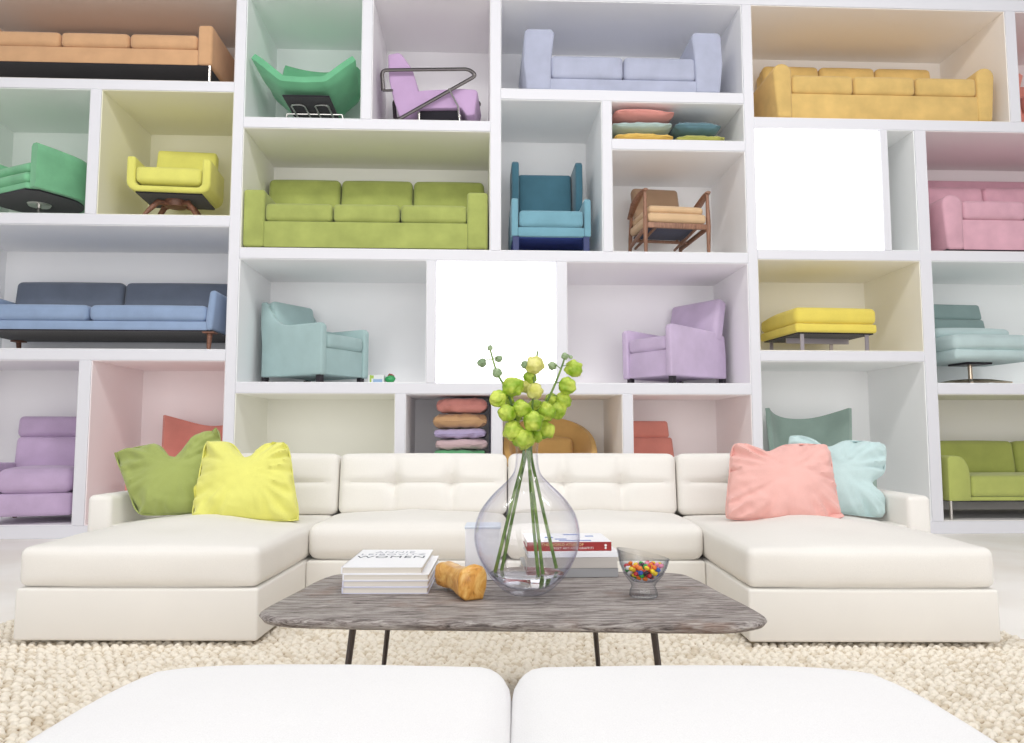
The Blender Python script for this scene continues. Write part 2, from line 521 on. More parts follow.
sofa('sofa', 'apricot orange sofa with black underside in the upper left cubby', (-3.395, 6.59, 3.955 + E6), 2.05, .86, .13, .535, .165, .31, .445, 3, 3, .74, ORANGE, legs='chrome')
sofa('sofa', 'light blue sofa with shaded back cushions and walnut legs', (-3.34, 6.59, 1.583 + E6), 2.16, .86, .08, .517, .167, .245, .385, 2, 2, .71, BLUE, arm='thin', legs='walnut', backmat=BLUE_SHADE, seat_r=.05)
sofa('sofa', 'olive green three-seat sofa with block arms under the green shell chair', (-.987, 6.58, 2.472 + E6), 2.135, .86, .185, .525, .012, .245, .405, 3, 3, .85, GREEN, full_back=.16)
sofa('sofa', 'lavender grey two-seat sofa with thick plump arms', (1.31, 6.59, 3.945 + E6), 1.83, .9, .25, .585, .012, .125, .34, 2, 2, .54, LAV, arm='flare', arm_r=.045)
sofa('sofa', 'golden yellow three-seat sofa with rounded arms in the upper right cubby', (3.735, 6.59, 3.725 + E6), 2.09, .88, .17, .53, .012, .25, .425, 3, 3, .86, YEL, arm='sock')
sofa('sofa', 'rose pink sofa with loose back pillows right of the glowing panel', (5.30, 6.58, 2.51 + E6), 2.17, .88, .19, .53, .02, .30, .475, 3, 3, .80, PINK, arm='sock', back_t=.3, back_frame_h=.93)
sofa('sofa', 'lime green sofa on thin chrome legs in the bottom right cubby', (5.24, 6.58, .107 + E6), 2.18, .88, .20, .56, .165, .20, .385, 1, 2, .69, LIME, arm='round', legs='chrome')

# ------------------------------------------------------------------ chairs
def star_base(t, mat, zc, r, n=4, a0=45, col_r=.022, top=None, name='star_base'):
    bm = nb()
    for k in range(n):
        a = R(a0 + 360 / n * k)
        tube(bm, [(0, 0, zc), (r * .5 * math.cos(a), r * .5 * math.sin(a), zc * .8), (r * math.cos(a), r * math.sin(a), .012)], [.018, .016, .012], 8)
    tube(bm, [(0, 0, zc - .03), (0, 0, top)], col_r, 14)
    return obj(name, bm, mat, t)

# mint barrel chair
MINT = fabric('mint green velvet', (122, 204, 150), 0.14)
t = thing('swivel_chair', 'mint green tub chair on a chrome stem with black oval underside', 'chair', (-4.02, 6.99, 2.753 + E6), -28, 'armchairs in the cubbies')
path = [(-.40, -.32), (-.41, -.15), (-.41, 0)] + [(-.41 * math.cos(a), .02 + .33 * math.sin(a)) for a in [PI * k / 16 for k in range(1, 16)]] + [(.41, 0), (.41, -.15), (.40, -.32)]
prof = [(.030, .215), (.043, .25), (.045, .50), (.052, .515), (.052, .57), (.03, .60), (-.02, .60), (-.04, .575), (-.04, .28), (-.03, .215)]
obj('backrest', sweep(nb(), path, prof, top=lambda s: 1.0 - .12 * math.sin(PI * s)), MINT, t)
seat = [(-.32, -.33), (-.40, -.26)] + [(-.41 * math.cos(a), .0 + .35 * math.sin(a)) for a in [PI * k / 16 for k in range(0, 17)]] + [(.40, -.26), (.32, -.33)]
obj('seat_base', prism(nb(), seat, 'z', .215, .27, r=.015), MINT, t)
obj('dust_cover', prism(nb(), [(x * .96, y * .97) for x, y in seat], 'z', .20, .216), BLACKCLOTH, t, label='black oval underside')
cu('seat_cushion', (-.345, .345, -.34, .24, .268, .365), MINT, t, r=.05, crown=(0, .01, .02))
cu('seat_cushion', (-.345, .345, -.32, .24, .362, .455), MINT, t, r=.05, crown=(0, .01, .02))
obj('swivel_plate', lathe(nb(), [(0, .185), (.09, .185), (.10, .2), (0, .2)], 24), CHROME, t)
star_base(t, CHROME, .05, .28, 4, 45, .018, .19)

# yellow armchair on walnut legs
YC = fabric('bright yellow cloth', (236, 232, 84), 0.08)
t = thing('armchair', 'bright yellow armchair with rounded shell on splayed walnut legs', 'chair', (-2.735, 6.66, 2.753 + E6), 5, 'armchairs in the cubbies')
def ushell(w, zb, zt, th, rr):
    out, inn = [], []
    out += [(-w, zt)]
    for k in range(7):
        a = PI + PI / 2 * k / 6; out.append((-w + rr + rr * math.cos(a), zb + rr + rr * math.sin(a)))
    for k in range(7):
        a = -PI / 2 + PI / 2 * k / 6; out.append((w - rr + rr * math.cos(a), zb + rr + rr * math.sin(a)))
    out += [(w, zt)]
    r2 = max(.01, rr - th * .6); w2, zb2 = w - th, zb + th * .7
    inn += [(w2, zt)]
    for k in range(7):
        a = 0 - PI / 2 * k / 6; inn.append((w2 - r2 + r2 * math.cos(a), zb2 + r2 + r2 * math.sin(a)))
    for k in range(7):
        a = -PI / 2 - PI / 2 * k / 6; inn.append((-w2 + r2 + r2 * math.cos(a), zb2 + r2 + r2 * math.sin(a)))
    inn += [(-w2, zt)]
    return out + inn
obj('shell', prism(nb(), ushell(.355, .235, .545, .075, .09), 'y', 0, .50, r=.022, seg=3), YC, t)
cu('seat_cushion', (-.275, .275, -.01, .42, .315, .455), YC, t, r=.035, crown=(0, .004, .012))
cu('back_cushion', (-.27, .27, .42, .54, .33, .80), YC, t, r=.03, crown=(0, .012, 0), M=Rx(-12, (0, .48, .33)))
bx('dust_cover', (-.28, .28, .03, .48, .222, .236), BLACKCLOTH, t)
for sx, sy in ((-1, -1), (1, -1), (-1, 1), (1, 1)):
    bm = nb()
    tube(bm, [(sx * .25, .25 + sy * .17, 0), (sx * .17, .25 + sy * .115, .13), (sx * .13, .25 + sy * .09, .185), (0, .25, .195)], [.015, .024, .027, .02], 10)
    obj('leg', bm, WALNUT, t)
obj('hub', lathe(nb(), [(0, .16), (.09, .165), (.10, .2), (.10, .222), (0, .222)], 20, (0, .25, 0)), WALNUT, t)

# lilac recliner lower left
LIL = fabric('lilac velvet', (206, 178, 216), 0.1)
t = thing('recliner', 'lilac push-back recliner with walnut feet in the bottom left cubby', 'chair', (-3.825, 6.98, .107 + E6), 16, 'armchairs in the cubbies')
for s in (-1, 1):
    poly = [(-.36, .08), (-.38, .40), (-.36, .48), (-.28, .515), (.2, .50), (.32, .48), (.34, .1)]
    obj('armrest', prism(nb(), poly, 'x', s * .29, s * .36, r=.02, seg=3), LIL, t)
    for yy in (-.30, .28):
        obj('leg', tube(nb(), [(s * .30, yy, 0), (s * .30, yy, .085)], [.018, .024], 10), WALNUT, t)
cu('seat_cushion', (-.285, .285, -.40, .22, .255, .46), LIL, t, r=.07, crown=(0, .01, .02))
cu('footrest', (-.285, .285, -.39, -.2, .065, .255), LIL, t, r=.03, crown=(0, .012, 0))
bx('frame', (-.285, .285, -.2, .3, .09, .26), LIL, t, r=.01)
M = Rx(-13, (0, .2, .4))
cu('back_cushion', (-.31, .31, .16, .30, .38, .74), LIL, t, r=.045, crown=(0, .02, 0), M=M)
cu('headrest', (-.31, .31, .155, .30, .735, .93), LIL, t, r=.045, crown=(0, .02, 0), M=M)

# wing-backs with a dipped top
def wingback(label, loc, mat, H=.95, W=.80, rot=0):
    t = thing('wing_chair', label, 'chair', loc, rot, 'armchairs in the cubbies')
    def f(u, v):
        a = abs(u)
        w = W / 2 * (0.90 + 0.10 * v)
        x = u * w
        y = .30 - .26 * a ** 3.2 + .05 * v
        top = H - .10 + .10 * a ** 2.2
        z = .28 + (top - .28) * v
        return (x, y, z)
    obj('backrest', shell(nb(), f, 24, 12, .07), mat, t)
    for s in (-1, 1):
        poly = [(-.36, .24), (-.36, .46), (-.30, .50), (.05, .52), (.22, .46), (.22, .24)]
        obj('armrest', prism(nb(), poly, 'x', s * (W / 2 - .08), s * (W / 2 + .0), r=.025, seg=3), mat, t)
    bx('frame', (-W / 2 + .06, W / 2 - .06, -.34, .26, .22, .31), mat, t, r=.02)
    cu('seat_cushion', (-W / 2 + .085, W / 2 - .085, -.37, .2, .31, .44), mat, t, r=.04)
    for sx in (-1, 1):
        for yy in (-.29, .2):
            obj('leg', tube(nb(), [(sx * (W / 2 - .08), yy * 1.08, 0), (sx * (W / 2 - .11), yy, .22)], [.013, .022], 10), WALNUT, t)
    return t
wingback('salmon pink wing chair showing above the olive green pillow', (-2.615, 7.04, .107 + E6), SALMON, H=.93, W=.74, rot=-20)
SAGE = fabric('sage grey green cloth', (158, 184, 173), 0.1)
wingback('sage green wing chair behind the pink and aqua pillows', (3.13, 6.98, .107 + E6), SAGE, H=1.0, W=.80)

# green shell lounge chair
SHG = fabric('emerald green cloth', (104, 196, 142), 0.12)
t = thing('lounge_chair', 'green shell lounge chair with chrome loop legs and black base panel', 'chair', (-1.565, 6.99, 3.64 + E6), 0, 'armchairs in the cubbies')
def shf(u, v):
    a = abs(u)
    # centre profile: front lip -> seat -> back
    if v < .55:
        k = v / .55; y = -.40 + .66 * k; z = .36 - .05 * math.sin(PI / 2 * min(1, k * 1.6))
    else:
        k = (v - .55) / .45; y = .26 + .20 * k; z = .31 + .52 * k ** 1.2
    wid = .37 - .05 * v
    x = u * wid + (0.075 * u * a ** 3) * (1 - .4 * v)
    rise = .19 * max(0, (a - .48) / .52) ** 1.2 * max(0, 1 - 1.9 * max(0, v - .45)) + .02 * a
    y2 = y - .10 * a ** 3 * (1 if v > .5 else (v / .5))
    return (x, y2, z + rise)
obj('shell', shell(nb(), shf, 36, 26, .10), SHG, t)
bm = nb(); box(bm, -.20, .22, -.33, .30, .238, .252, r=.004, seg=1); obj('base_panel', bm, BLACKCLOTH, t, label='black base panel')
for s, x0 in ((-1, -.155), (1, .06)):
    obj('leg', tube(nb(), arc_pts([(x0 - .03, -.05, .0), (x0 - .03, .33, .0), (x0, .24, .22), (x0, -.20, .22), (x0 + .12, -.20, .22), (x0 + .12, .24, .22), (x0 + .15, .33, 0), (x0 + .15, -.05, 0)], .05), .0095, 8), CHROME, t, label='bent chrome loop leg')
obj('stretcher', tube(nb(), [(-.30, .12, .01), (-.24, .02, .225), (.27, .02, .225), (.33, .12, .01)], .009, 8), CHROME, t)

# lilac lounge chair with chrome arms (side on)
LILC = fabric('orchid cloth', (208, 170, 218), 0.08)
t = thing('lounge_chair', 'orchid purple lounge chair seen side on with angled steel arms', 'chair', (-.425, 7.0, 3.64 + E6), 86, 'armchairs in the cubbies')
t.scale = (1, 1, .94)
body = [(.40, .75), (.30, .77), (.265, .74), (.175, .60), (.135, .46), (.12, .375), (.05, .385), (-.30, .395), (-.41, .385), (-.43, .36), (-.40, .13), (-.33, .12), (-.28, .20), (.09, .20), (.20, .11), (.285, .11), (.345, .30), (.385, .48), (.395, .62)]
obj('seat', prism(nb(), body, 'x', -.26, .26, r=.035, seg=3), LILC, t)
bx('base_box', (-.22, .22, -.26, .10, .055, .19), BLACKCLOTH, t, r=.004, label='black underseat box')
for s in (-1, 1):
    X = s * .305
    bm = nb()
    tube(bm, arc_pts([(X, .43, .36), (X, .445, .565), (X, -.35, .565), (X, -.42, .50), (X, .35, .03)], .05),   .0115, 8, flat=(1.6, .8))
    tube(bm, [(X, .43, .36), (X, .34, .36)], .012, 8)
    obj('arm_frame', bm, DARKSTEEL, t, label='angled steel arm loop')
    obj('strut', tube(nb(), [(X, -.17, .37), (X, -.255, .19), (X, -.27, .02)], .010, 8), CHROME, t)
    obj('leg', tube(nb(), [(s * .24, .11, 0), (s * .24, .11, .17)], .014, 8), CHROME, t)
bm = nb(); tube(bm, [(-.305, -.27, .10), (.305, -.27, .10)], .010, 8); tube(bm, [(-.305, .36, .04), (.305, .36, .04)], .010, 8)
obj('cross_bar', bm, CHROME, t)

# angled club chairs (pale teal, and its lilac twin)
def club_chair(label, loc, rot, mat, legc, sweep_up):
    t = thing('armchair', label, 'chair', loc, rot, 'armchairs in the cubbies')
    W, D = .62, .80
    for s in (-1, 1):
        if sweep_up:
            poly = [(-D / 2, .07), (-D / 2, .50), (-D / 2 + .03, .525), (.02, .525), (.12, .545), (.21, .60), (.28, .69), (.34, .77), (.41, .77), (.40, .55), (D / 2 - .03, .35), (D / 2 - .04, .07)]
        else:
            poly = [(-D / 2, .07), (-D / 2 - .01, .51), (-D / 2 + .02, .535), (.30, .50), (.36, .47), (D / 2 - .03, .3), (D / 2 - .04, .07)]
        bm = prism(nb(), poly, 'x', s * (W / 2 - .07), s * W / 2, r=.018, seg=3)
        # outer face folds inwards towards the back
        for v in bm.verts:
            if v.co.y > .05 and abs(v.co.x) > W / 2 - .03:
                v.co.x -= s * .10 * (v.co.y - .05) * (.3 + v.co.z)
        obj('armrest', bm, mat, t)
    M = Rx(-12, (0, .24, .4))
    wb = W / 2 - (.06 if sweep_up else .01)
    cu('back_cushion', (-wb, wb, .18, .31, .38 if sweep_up else .42, .78 if sweep_up else .83), mat, t, r=.04, crown=(0, .015, 0), M=M)
    bx('backrest', (-W / 2 + .04, W / 2 - .04, .27, .33, .08, .5), mat, t, r=.02)
    bx('frame', (-W / 2 + .068, W / 2 - .068, -D / 2 + .02, .28, .075, .31), mat, t, r=.012)
    cu('seat_cushion', (-W / 2 + .073, W / 2 - .073, -D / 2 + .005, .22, .31, .435), mat, t, r=.035)
    for sx in (-1, 1):
        for sy in (-1, 1):
            x, y = sx * (W / 2 - .05), sy * (D / 2 - .06)
            obj('leg', box(nb(), x - .025, x + .025, y - .025, y + .025, 0, .075, r=.003, seg=1), legc, t)
    return t
TEALP = fabric('pale teal cloth', (172, 204, 204), 0.07); LILA = fabric('pale lilac velvet', (212, 190, 224), 0.1)
club_chair('pale teal armchair turned to the right beside a small carton', (-1.52, 7.06, 1.305 + E6), 57, TEALP, BLACKLEG, True)
club_chair('pale lilac armchair turned to the left, right of the glowing panel', (1.865, 7.06, 1.305 + E6), -57, LILA, BLACKLEG, False)

# teal wing chair
TEAL = fabric('teal cloth', (118, 178, 198), 0.1); TEAL_SHADE = fabric('shaded teal cloth', (66, 120, 140), 0.1)  # second teal is the same cloth with shade coloured in, for back and wings
NAVY = plain('navy lacquer', (46, 56, 104), 0.4)
t = thing('wing_chair', 'teal high-back wing chair with shaded back and dark navy legs', 'chair', (.645, 6.60, 2.472 + E6), 0, 'armchairs in the cubbies')
for s in (-1, 1):
    obj('armrest', prism(nb(), [(0, .14), (0, .47), (.02, .485), (.42, .485), (.70, .40), (.70, .14)], 'x', s * .295, s * .355, r=.014, seg=2), TEAL, t)
    obj('wing', prism(nb(), [(.40, .46), (.36, .70), (.38, .94), (.41, .965), (.78, .965), (.74, .42)], 'x', s * .268, s * .335, r=.014, seg=2), TEAL_SHADE, t, label='shaded teal wing')
cu('back_cushion', (-.26, .26, .58, .68, .36, .93), TEAL_SHADE, t, r=.03, crown=(0, .008, 0), M=Rx(-6, (0, .6, .36)), label='shaded teal back')
bx('backrest', (-.26, .26, .66, .75, .15, .90), TEAL_SHADE, t, r=.02)
bx('frame', (-.297, .297, .012, .66, .14, .225), TEAL, t, r=.012)
cu('seat_cushion', (-.288, .288, -.005, .58, .225, .375), TEAL, t, r=.035)
bx('dust_cover', (-.34, .34, .05, .68, .128, .141), plain('navy dust cloth', (42, 60, 130), .8), t, label='navy underside')
for sx in (-1, 1):
    for yy in (.04, .66):
        obj('leg', box(nb(), sx * .315 - .028, sx * .315 + .028, yy - .028, yy + .028, 0, .14, r=.004, seg=1), NAVY, t)

# wood framed chair
TAN = fabric('tan cloth', (230, 190, 140), 0.07); TAN_SHADE = fabric('shaded tan cloth', (182, 146, 112), 0.1)  # the darker tan paints the shade on the back cushion
OAK = wood('warm teak', (112, 78, 60), (168, 124, 100), (30, 30, 5))
t = thing('armchair', 'teak framed open armchair with tan cushions and shaded tan back', 'chair', (1.79, 6.63, 2.472 + E6), 6, 'armchairs in the cubbies')
for s in (-1, 1):
    obj('leg', tube(nb(), [(s * .295, .02, 0), (s * .298, .02, .27), (s * .295, .03, .57)], [.015, .022, .014], 12), OAK, t)
    obj('leg', tube(nb(), [(s * .25, .66, 0), (s * .26, .58, .28), (s * .275, .50, .46)], [.014, .02, .016], 12), OAK, t)
    obj('armrest', tube(nb(), [(s * .295, .0, .58), (s * .305, .10, .575), (s * .31, .28, .53), (s * .285, .52, .455)], [.016, .022, .026, .016], 12, flat=(1.5, .7)), OAK, t)
    obj('side_rail', tube(nb(), [(s * .285, .03, .25), (s * .255, .60, .20)], .017, 10, flat=(.8, 1.5)), OAK, t)
    obj('back_post', tube(nb(), [(s * .19, .52, .24), (s * .20, .66, .74)], .013, 10), OAK, t)
obj('front_rail', box(nb(), -.285, .285, .01, .04, .235, .285, r=.006), OAK, t)
bm = nb(); tube(bm, [(-.25, .64, .08), (.25, .64, .08)], .012, 10); tube(bm, [(-.19, .03, .25), (-.20, .62, .19)], .013, 8); tube(bm, [(.19, .03, .25), (.20, .62, .19)], .013, 8); tube(bm, [(-.26, .42, .215), (.26, .42, .215)], .015, 8)
obj('stretcher', bm, OAK, t)
cu('seat_cushion', (-.275, .275, .0, .56, .29, .375), TAN, t, r=.03, label='tan seat cushion')
cu('seat_cushion', (-.262, .262, .03, .56, .375, .45), TAN, t, r=.035, label='tan seat cushion')
cu('back_cushion', (-.235, .235, .47, .57, .36, .80), TAN_SHADE, t, r=.04, crown=(0, .02, -.012), M=Rx(-15, (0, .52, .36)), label='shaded tan back cushion')
bx('webbing', (-.24, .24, .05, .55, .268, .282), fabric('navy webbing', (44, 52, 92)), t, label='navy webbing under the seat')

# mustard tub chair
MUS = fabric('mustard cloth', (226, 178, 92), 0.1)
t = thing('tub_chair', 'mustard tub chair with rounded back behind the vase flowers', 'chair', (.665, 7.0, .107 + E6), 0, 'armchairs in the cubbies')
def tubf(u, v):
    th = u * R(112)
    top = .42 + .50 * max(0, math.cos(th * .78)) ** .7
    return (.405 * math.sin(th) * (.9 + .1 * v), .02 + (.40 + .04 * v) * math.cos(th), .20 + (top - .20) * v)
obj('backrest', shell(nb(), tubf, 36, 10, .08), MUS, t)
cu('seat_cushion', (-.33, .33, -.36, .26, .26, .42), MUS, t, r=.06)
cu('back_cushion', (-.24, .24, .18, .30, .42, .72), MUS, t, r=.05, M=Rx(-10, (0, .24, .42)))
obj('seat_base', lathe(nb(), [(0, .16), (.34, .16), (.37, .2), (.37, .27), (0, .27)], 32), MUS, t)
for k in range(4):
    a = R(45 + 90 * k)
    obj('leg', tube(nb(), [(.30 * math.cos(a), .30 * math.sin(a), 0), (.26 * math.cos(a), .26 * math.sin(a), .17)], [.013, .02], 10), WALNUT, t)

# coral lounge chair
CORAL = fabric('coral cloth', (234, 142, 124), 0.08)
t = thing('lounge_chair', 'coral armless lounge chair with a headrest fold behind the sectional', 'chair', (1.655, 7.0, .107 + E6), 6, 'armchairs in the cubbies')
M = Rx(-17, (0, .12, .38))
cu('back_cushion', (-.23, .23, .10, .22, .36, .74), CORAL, t, r=.03, crown=(0, .012, 0), M=M)
cu('headrest', (-.205, .205, .10, .21, .735, .905), CORAL, t, r=.03, crown=(0, .012, 0), M=M)
cu('seat_cushion', (-.24, .24, -.38, .16, .26, .39), CORAL, t, r=.045)
bx('frame', (-.22, .22, -.34, .18, .2, .26), CORAL, t, r=.01)
for sx in (-1, 1):
    for yy in (-.28, .16):
        obj('leg', tube(nb(), [(sx * .20, yy * 1.1, 0), (sx * .18, yy, .2)], [.012, .02], 10), WALNUT, t)

# pale teal swivel lounge chair
AQUA = fabric('pale aqua cloth', (196, 220, 220), 0.06); AQUA_SHADE = fabric('shaded aqua cloth', (152, 180, 178), 0.08)  # the greyer aqua has the shade of the deep cubby in its colour
t = thing('swivel_chair', 'pale aqua swivel lounge chair on a metal star base', 'chair', (4.66, 6.98, 1.315 + E6), 4, 'armchairs in the cubbies')
cu('seat_cushion', (-.44, .44, -.40, .34, .30, .44), AQUA, t, r=.055, crown=(0, .015, .02), n=14)
cu('seat_base', (-.43, .43, -.39, .34, .215, .31), AQUA, t, r=.035, crown=(0, .012, 0), n=14)
cu('lumbar_cushion', (-.38, .38, -.08, .24, .44, .54), AQUA, t, r=.045, crown=(0, .01, .02))
M = Rx(-14, (0, .26, .42))
cu('back_cushion', (-.385, .385, .20, .33, .40, .68), AQUA_SHADE, t, r=.03, crown=(0, .01, 0), M=M, label='shaded aqua back')
cu('headrest', (-.375, .375, .20, .32, .675, .84), AQUA_SHADE, t, r=.03, crown=(0, .01, 0), M=M, label='shaded aqua headrest')
obj('swivel_plate', box(nb(), -.13, .13, -.13, .13, .195, .215, r=.004, seg=1), BLACKLEG, t)
star_base(t, plain('satin brass nickel', (206, 186, 166), .25, 1.0), .05, .34, 5, 18, .02, .2)

# yellow ottoman
OTY = fabric('lemon yellow cloth', (250, 226, 48), 0.06)
t = thing('ottoman', 'lemon yellow upholstered ottoman on flat steel legs', 'ottoman', (3.225, 6.64, 1.60 + E6), 4)
def dome(p, u, v, w):
    if w > 0: p.z -= .03 * w * (max(0, v) ** 2)
    return p
cu('top_cushion', (-.39, .39, 0, .74, .25, .40), OTY, t, r=.05, crown=(0, .006, .012), fn=dome)
cu('base_cushion', (-.388, .388, .004, .74, .172, .252), OTY, t, r=.022, crown=(0, .004, 0))
bx('dust_cover', (-.36, .36, .03, .71, .16, .173), BLACKCLOTH, t)
STEEL = plain('brushed steel', (205, 196, 200), .35, 1.0)
for s in (-1, 1):
    bm = nb()
    X = s * .31
    box(bm, X - .018, X + .018, .05, .058, 0, .162); box(bm, X - .018, X + .018, .66, .668, 0, .162)
    box(bm, X - .018, X + .018, .05, .668, 0, .008)
    obj('leg', bm, STEEL, t, smooth=0, label='flat steel leg loop')
bx('stretcher', (-.31, .31, .35, .365, .11, .16), STEEL, t)

# salmon chair at the far right top
t = thing('tub_chair', 'salmon tub chair at the end of the top shelf, partly out of view', 'chair', (5.62, 7.0, 3.725 + E6), 0, 'armchairs in the cubbies')
obj('backrest', shell(nb(), lambda u, v: (.42 * math.sin(u * R(110)) * (.92 + .12 * math.sin(PI * v)), .02 + .40 * math.cos(u * R(110)), .12 + (.46 + .16 * math.cos(u * R(110) * .7) - .0) * v), 32, 12, .09), SALMON, t)
cu('seat_cushion', (-.36, .36, -.36, .28, .22, .42), SALMON, t, r=.06)
obj('seat_base', lathe(nb(), [(0, .1), (.34, .1), (.38, .14), (.38, .23), (0, .23)], 32), SALMON, t)
for k in range(4):
    a = R(45 + 90 * k)
    obj('leg', tube(nb(), [(.28 * math.cos(a), .28 * math.sin(a), 0), (.25 * math.cos(a), .25 * math.sin(a), .11)], [.013, .02], 10), WALNUT, t)

# ------------------------------------------------------------------ pillows
def pillow_mesh(name, w, h, T, mat, chop=0.0, wrinkle=.006, seed=0, n=54, sharp=2.6, chop_u=0.0, chop_w=.28, pinch=.05, side_chop=0.0, seam_r=.004, corners=((0, 0), (0, 0), (0, 0), (0, 0)), side_v=.05):
    """square scatter cushion standing in its own XZ plane, thickness along Y, knife edge with a seam"""
    bm = nb()
    g = {}
    def prof(a): return max(0.0, 1 - abs(a) ** sharp)
    for side in (-1, 1):
        for i in range(n + 1):
            for j in range(n + 1):
                u = math.sin(PI / 2 * (-1 + 2 * i / n)); v = math.sin(PI / 2 * (-1 + 2 * j / n))
                edge = i in (0, n) or j in (0, n)
                if edge and side == 1:
                    g[(1, i, j)] = g[(-1, i, j)]; continue
                x = u * w / 2 * (1 - pinch * (1 - v * v) * u * u)
                z = v * h / 2 * (1 - pinch * (1 - u * u) * v * v)
                rr_ = 1 - .07 * abs(u * v) ** 5
                x *= rr_; z *= rr_
                for (dx, dz), (su, sv) in zip(corners, ((-1, -1), (1, -1), (1, 1), (-1, 1))):
                    wt = (1 + su * u) / 2 * (1 + sv * v) / 2
                    x += dx * wt; z += dz * wt
                th = T / 2 * math.sqrt(prof(u) * prof(v))
                c = math.exp(-((u - chop_u) / chop_w) ** 2)
                k = max(0.0, v) ** 2.0
                z -= chop * c * k
                th *= 1 - .35 * c * max(0, v) * min(1, chop * 8)
                if side_chop:
                    cs = math.exp(-((v - side_v) / .2) ** 2); ks = max(0, u) ** 3
                    x -= side_chop * cs * ks
                    th *= 1 - .4 * cs * max(0, u)
                q = Vector((x * 9 + seed * 3.1, z * 9, side * 2.0 + seed))
                q2 = Vector((x * 20 + seed, z * 26 + x * 12, side + seed * 2.0))
                ang = math.atan2(z - h * .1, x) ; rad_ = math.hypot(x, z)
                q3 = Vector((ang * 4.5, rad_ * 5, side + seed * 1.3))
                d = (noise.noise(q) * .9 + noise.noise(q2) * .55 + (.5 - abs(noise.noise(q3)) * 2.6) * (.25 + rad_ / (w * .5)) * 1.2) * wrinkle * (0 if edge else 1) * (.4 + .6 * (u * u + v * v) / 1.2)
                y = side * (th + d)
                if edge: y = noise.noise(Vector((u * 3 + seed, v * 3, 1.7))) * .008
                g[(side, i, j)] = bm.verts.new((x, y, z))
    for side in (-1, 1):
        for i in range(n):
            for j in range(n):
                q = [g[(side, i, j)], g[(side, i + 1, j)], g[(side, i + 1, j + 1)], g[(side, i, j + 1)]]
                bm.faces.new(q if side < 0 else q[::-1])
    # welted seam
    loop = [g[(-1, i, 0)] for i in range(n)] + [g[(-1, n, j)] for j in range(n)] + [g[(-1, n - i, n)] for i in range(n)] + [g[(-1, 0, n - j)] for j in range(n)]
    tube(bm, [v.co.copy() for v in loop], seam_r, 6, closed=True)
    return bm

def pillow(name, label, loc, rot, w, h, T, mat, **kw):
    g = kw.pop('group', None)
    o = obj(name, pillow_mesh(name, w, h, T, mat, **kw), mat, None, smooth=80)
    o.rotation_euler = [R(a) for a in rot]; o.location = loc
    return tag(o, label, 'pillow', g)

P_OL = fabric('olive green linen', (166, 180, 84), 0.08); P_YE = fabric('lemon linen', (238, 236, 96), 0.06)
P_PK = fabric('blush pink linen', (250, 186, 176), 0.06); P_AQ = fabric('pale aqua linen', (198, 226, 226), 0.05)

# flat stacks of cushions
def flat(label, x, y, z, w, d, T, rgb, rz=0, seed=0, group=None, tiltx=0, tilty=0, sharp=5.5, wr=.013):
    m = fabric('cushion cloth %d %d %d' % rgb, rgb, 0.07)
    o = obj('cushion', pillow_mesh('cushion', w, d, T * 1.06, m, wrinkle=wr, seed=seed, n=22, sharp=sharp, pinch=.02), m, None, smooth=80)
    o.rotation_euler = (R(90 + tiltx), R(tilty), R(rz)); o.location = (x, y, z)
    return tag(o, label, 'cushion', group)
gA = 'cushions stacked in the low cubby'
zb = .107 + E6
# hidden ones at the bottom carry the pile up to the height of the sectional
zs = .107 + .450 + E6
for lab, x, w_, T_, rgb, rz, sd, ty in (
        ('lemon cushion poking out at the bottom of the low cushion stack', -.13, .44, .075, (236, 222, 40), 4, 1, 0),
        ('green cushion near the bottom of the low stack, under the mauve one', -.155, .46, .07, (92, 182, 120), -2, 2, 0),
        ('mauve pink cushion in the low stack, under the lilac one', -.15, .47, .085, (216, 184, 188), 2, 3, -1),
        ('pale lilac cushion in the low stack, under the brown one', -.155, .47, .08, (188, 172, 216), -2, 4, -1),
        ('caramel brown cushion second from the top of the low stack', -.165, .49, .122, (208, 160, 106), 2, 5, -1),
        ('salmon pink cushion on top of the low stack', -.14, .46, .122, (236, 150, 138), -2, 6, 0)):
    th_ = T_ * 1.06 + .006
    flat(lab, x, 6.92, zs + th_ / 2, w_, .42, T_, rgb, rz, sd, gA, tilty=ty)
    zs += th_
navy_mat = fabric('navy strip colour', (44, 54, 100))
t = thing('pouffe', 'pale grey square pouffe under the low cushion stack', 'pouffe', (-.15, 6.98, .107 + E6))
cu('body', (-.225, .225, -.28, .30, .02, .446), fabric('pale grey cloth', (214, 210, 216)), t, r=.04, crown=(0, .004, .0))
for sx in (-1, 1):
    for sy in (-1, 1):
        obj('foot', lathe(nb(), [(0, 0), (.02, 0), (.024, .022), (0, .022)], 12, (sx * .2, sy * .22, 0)), BLACKLEG, t)
bm = nb(); box(bm, .104, .1125, 6.80, 7.0, zb, zb + 1.07, r=.002)  # thin dark navy upright strip at the right of the stack
tag(obj('navy_strip', bm, navy_mat, None), 'dark navy upright strip standing behind the low cushion stack', 'panel')

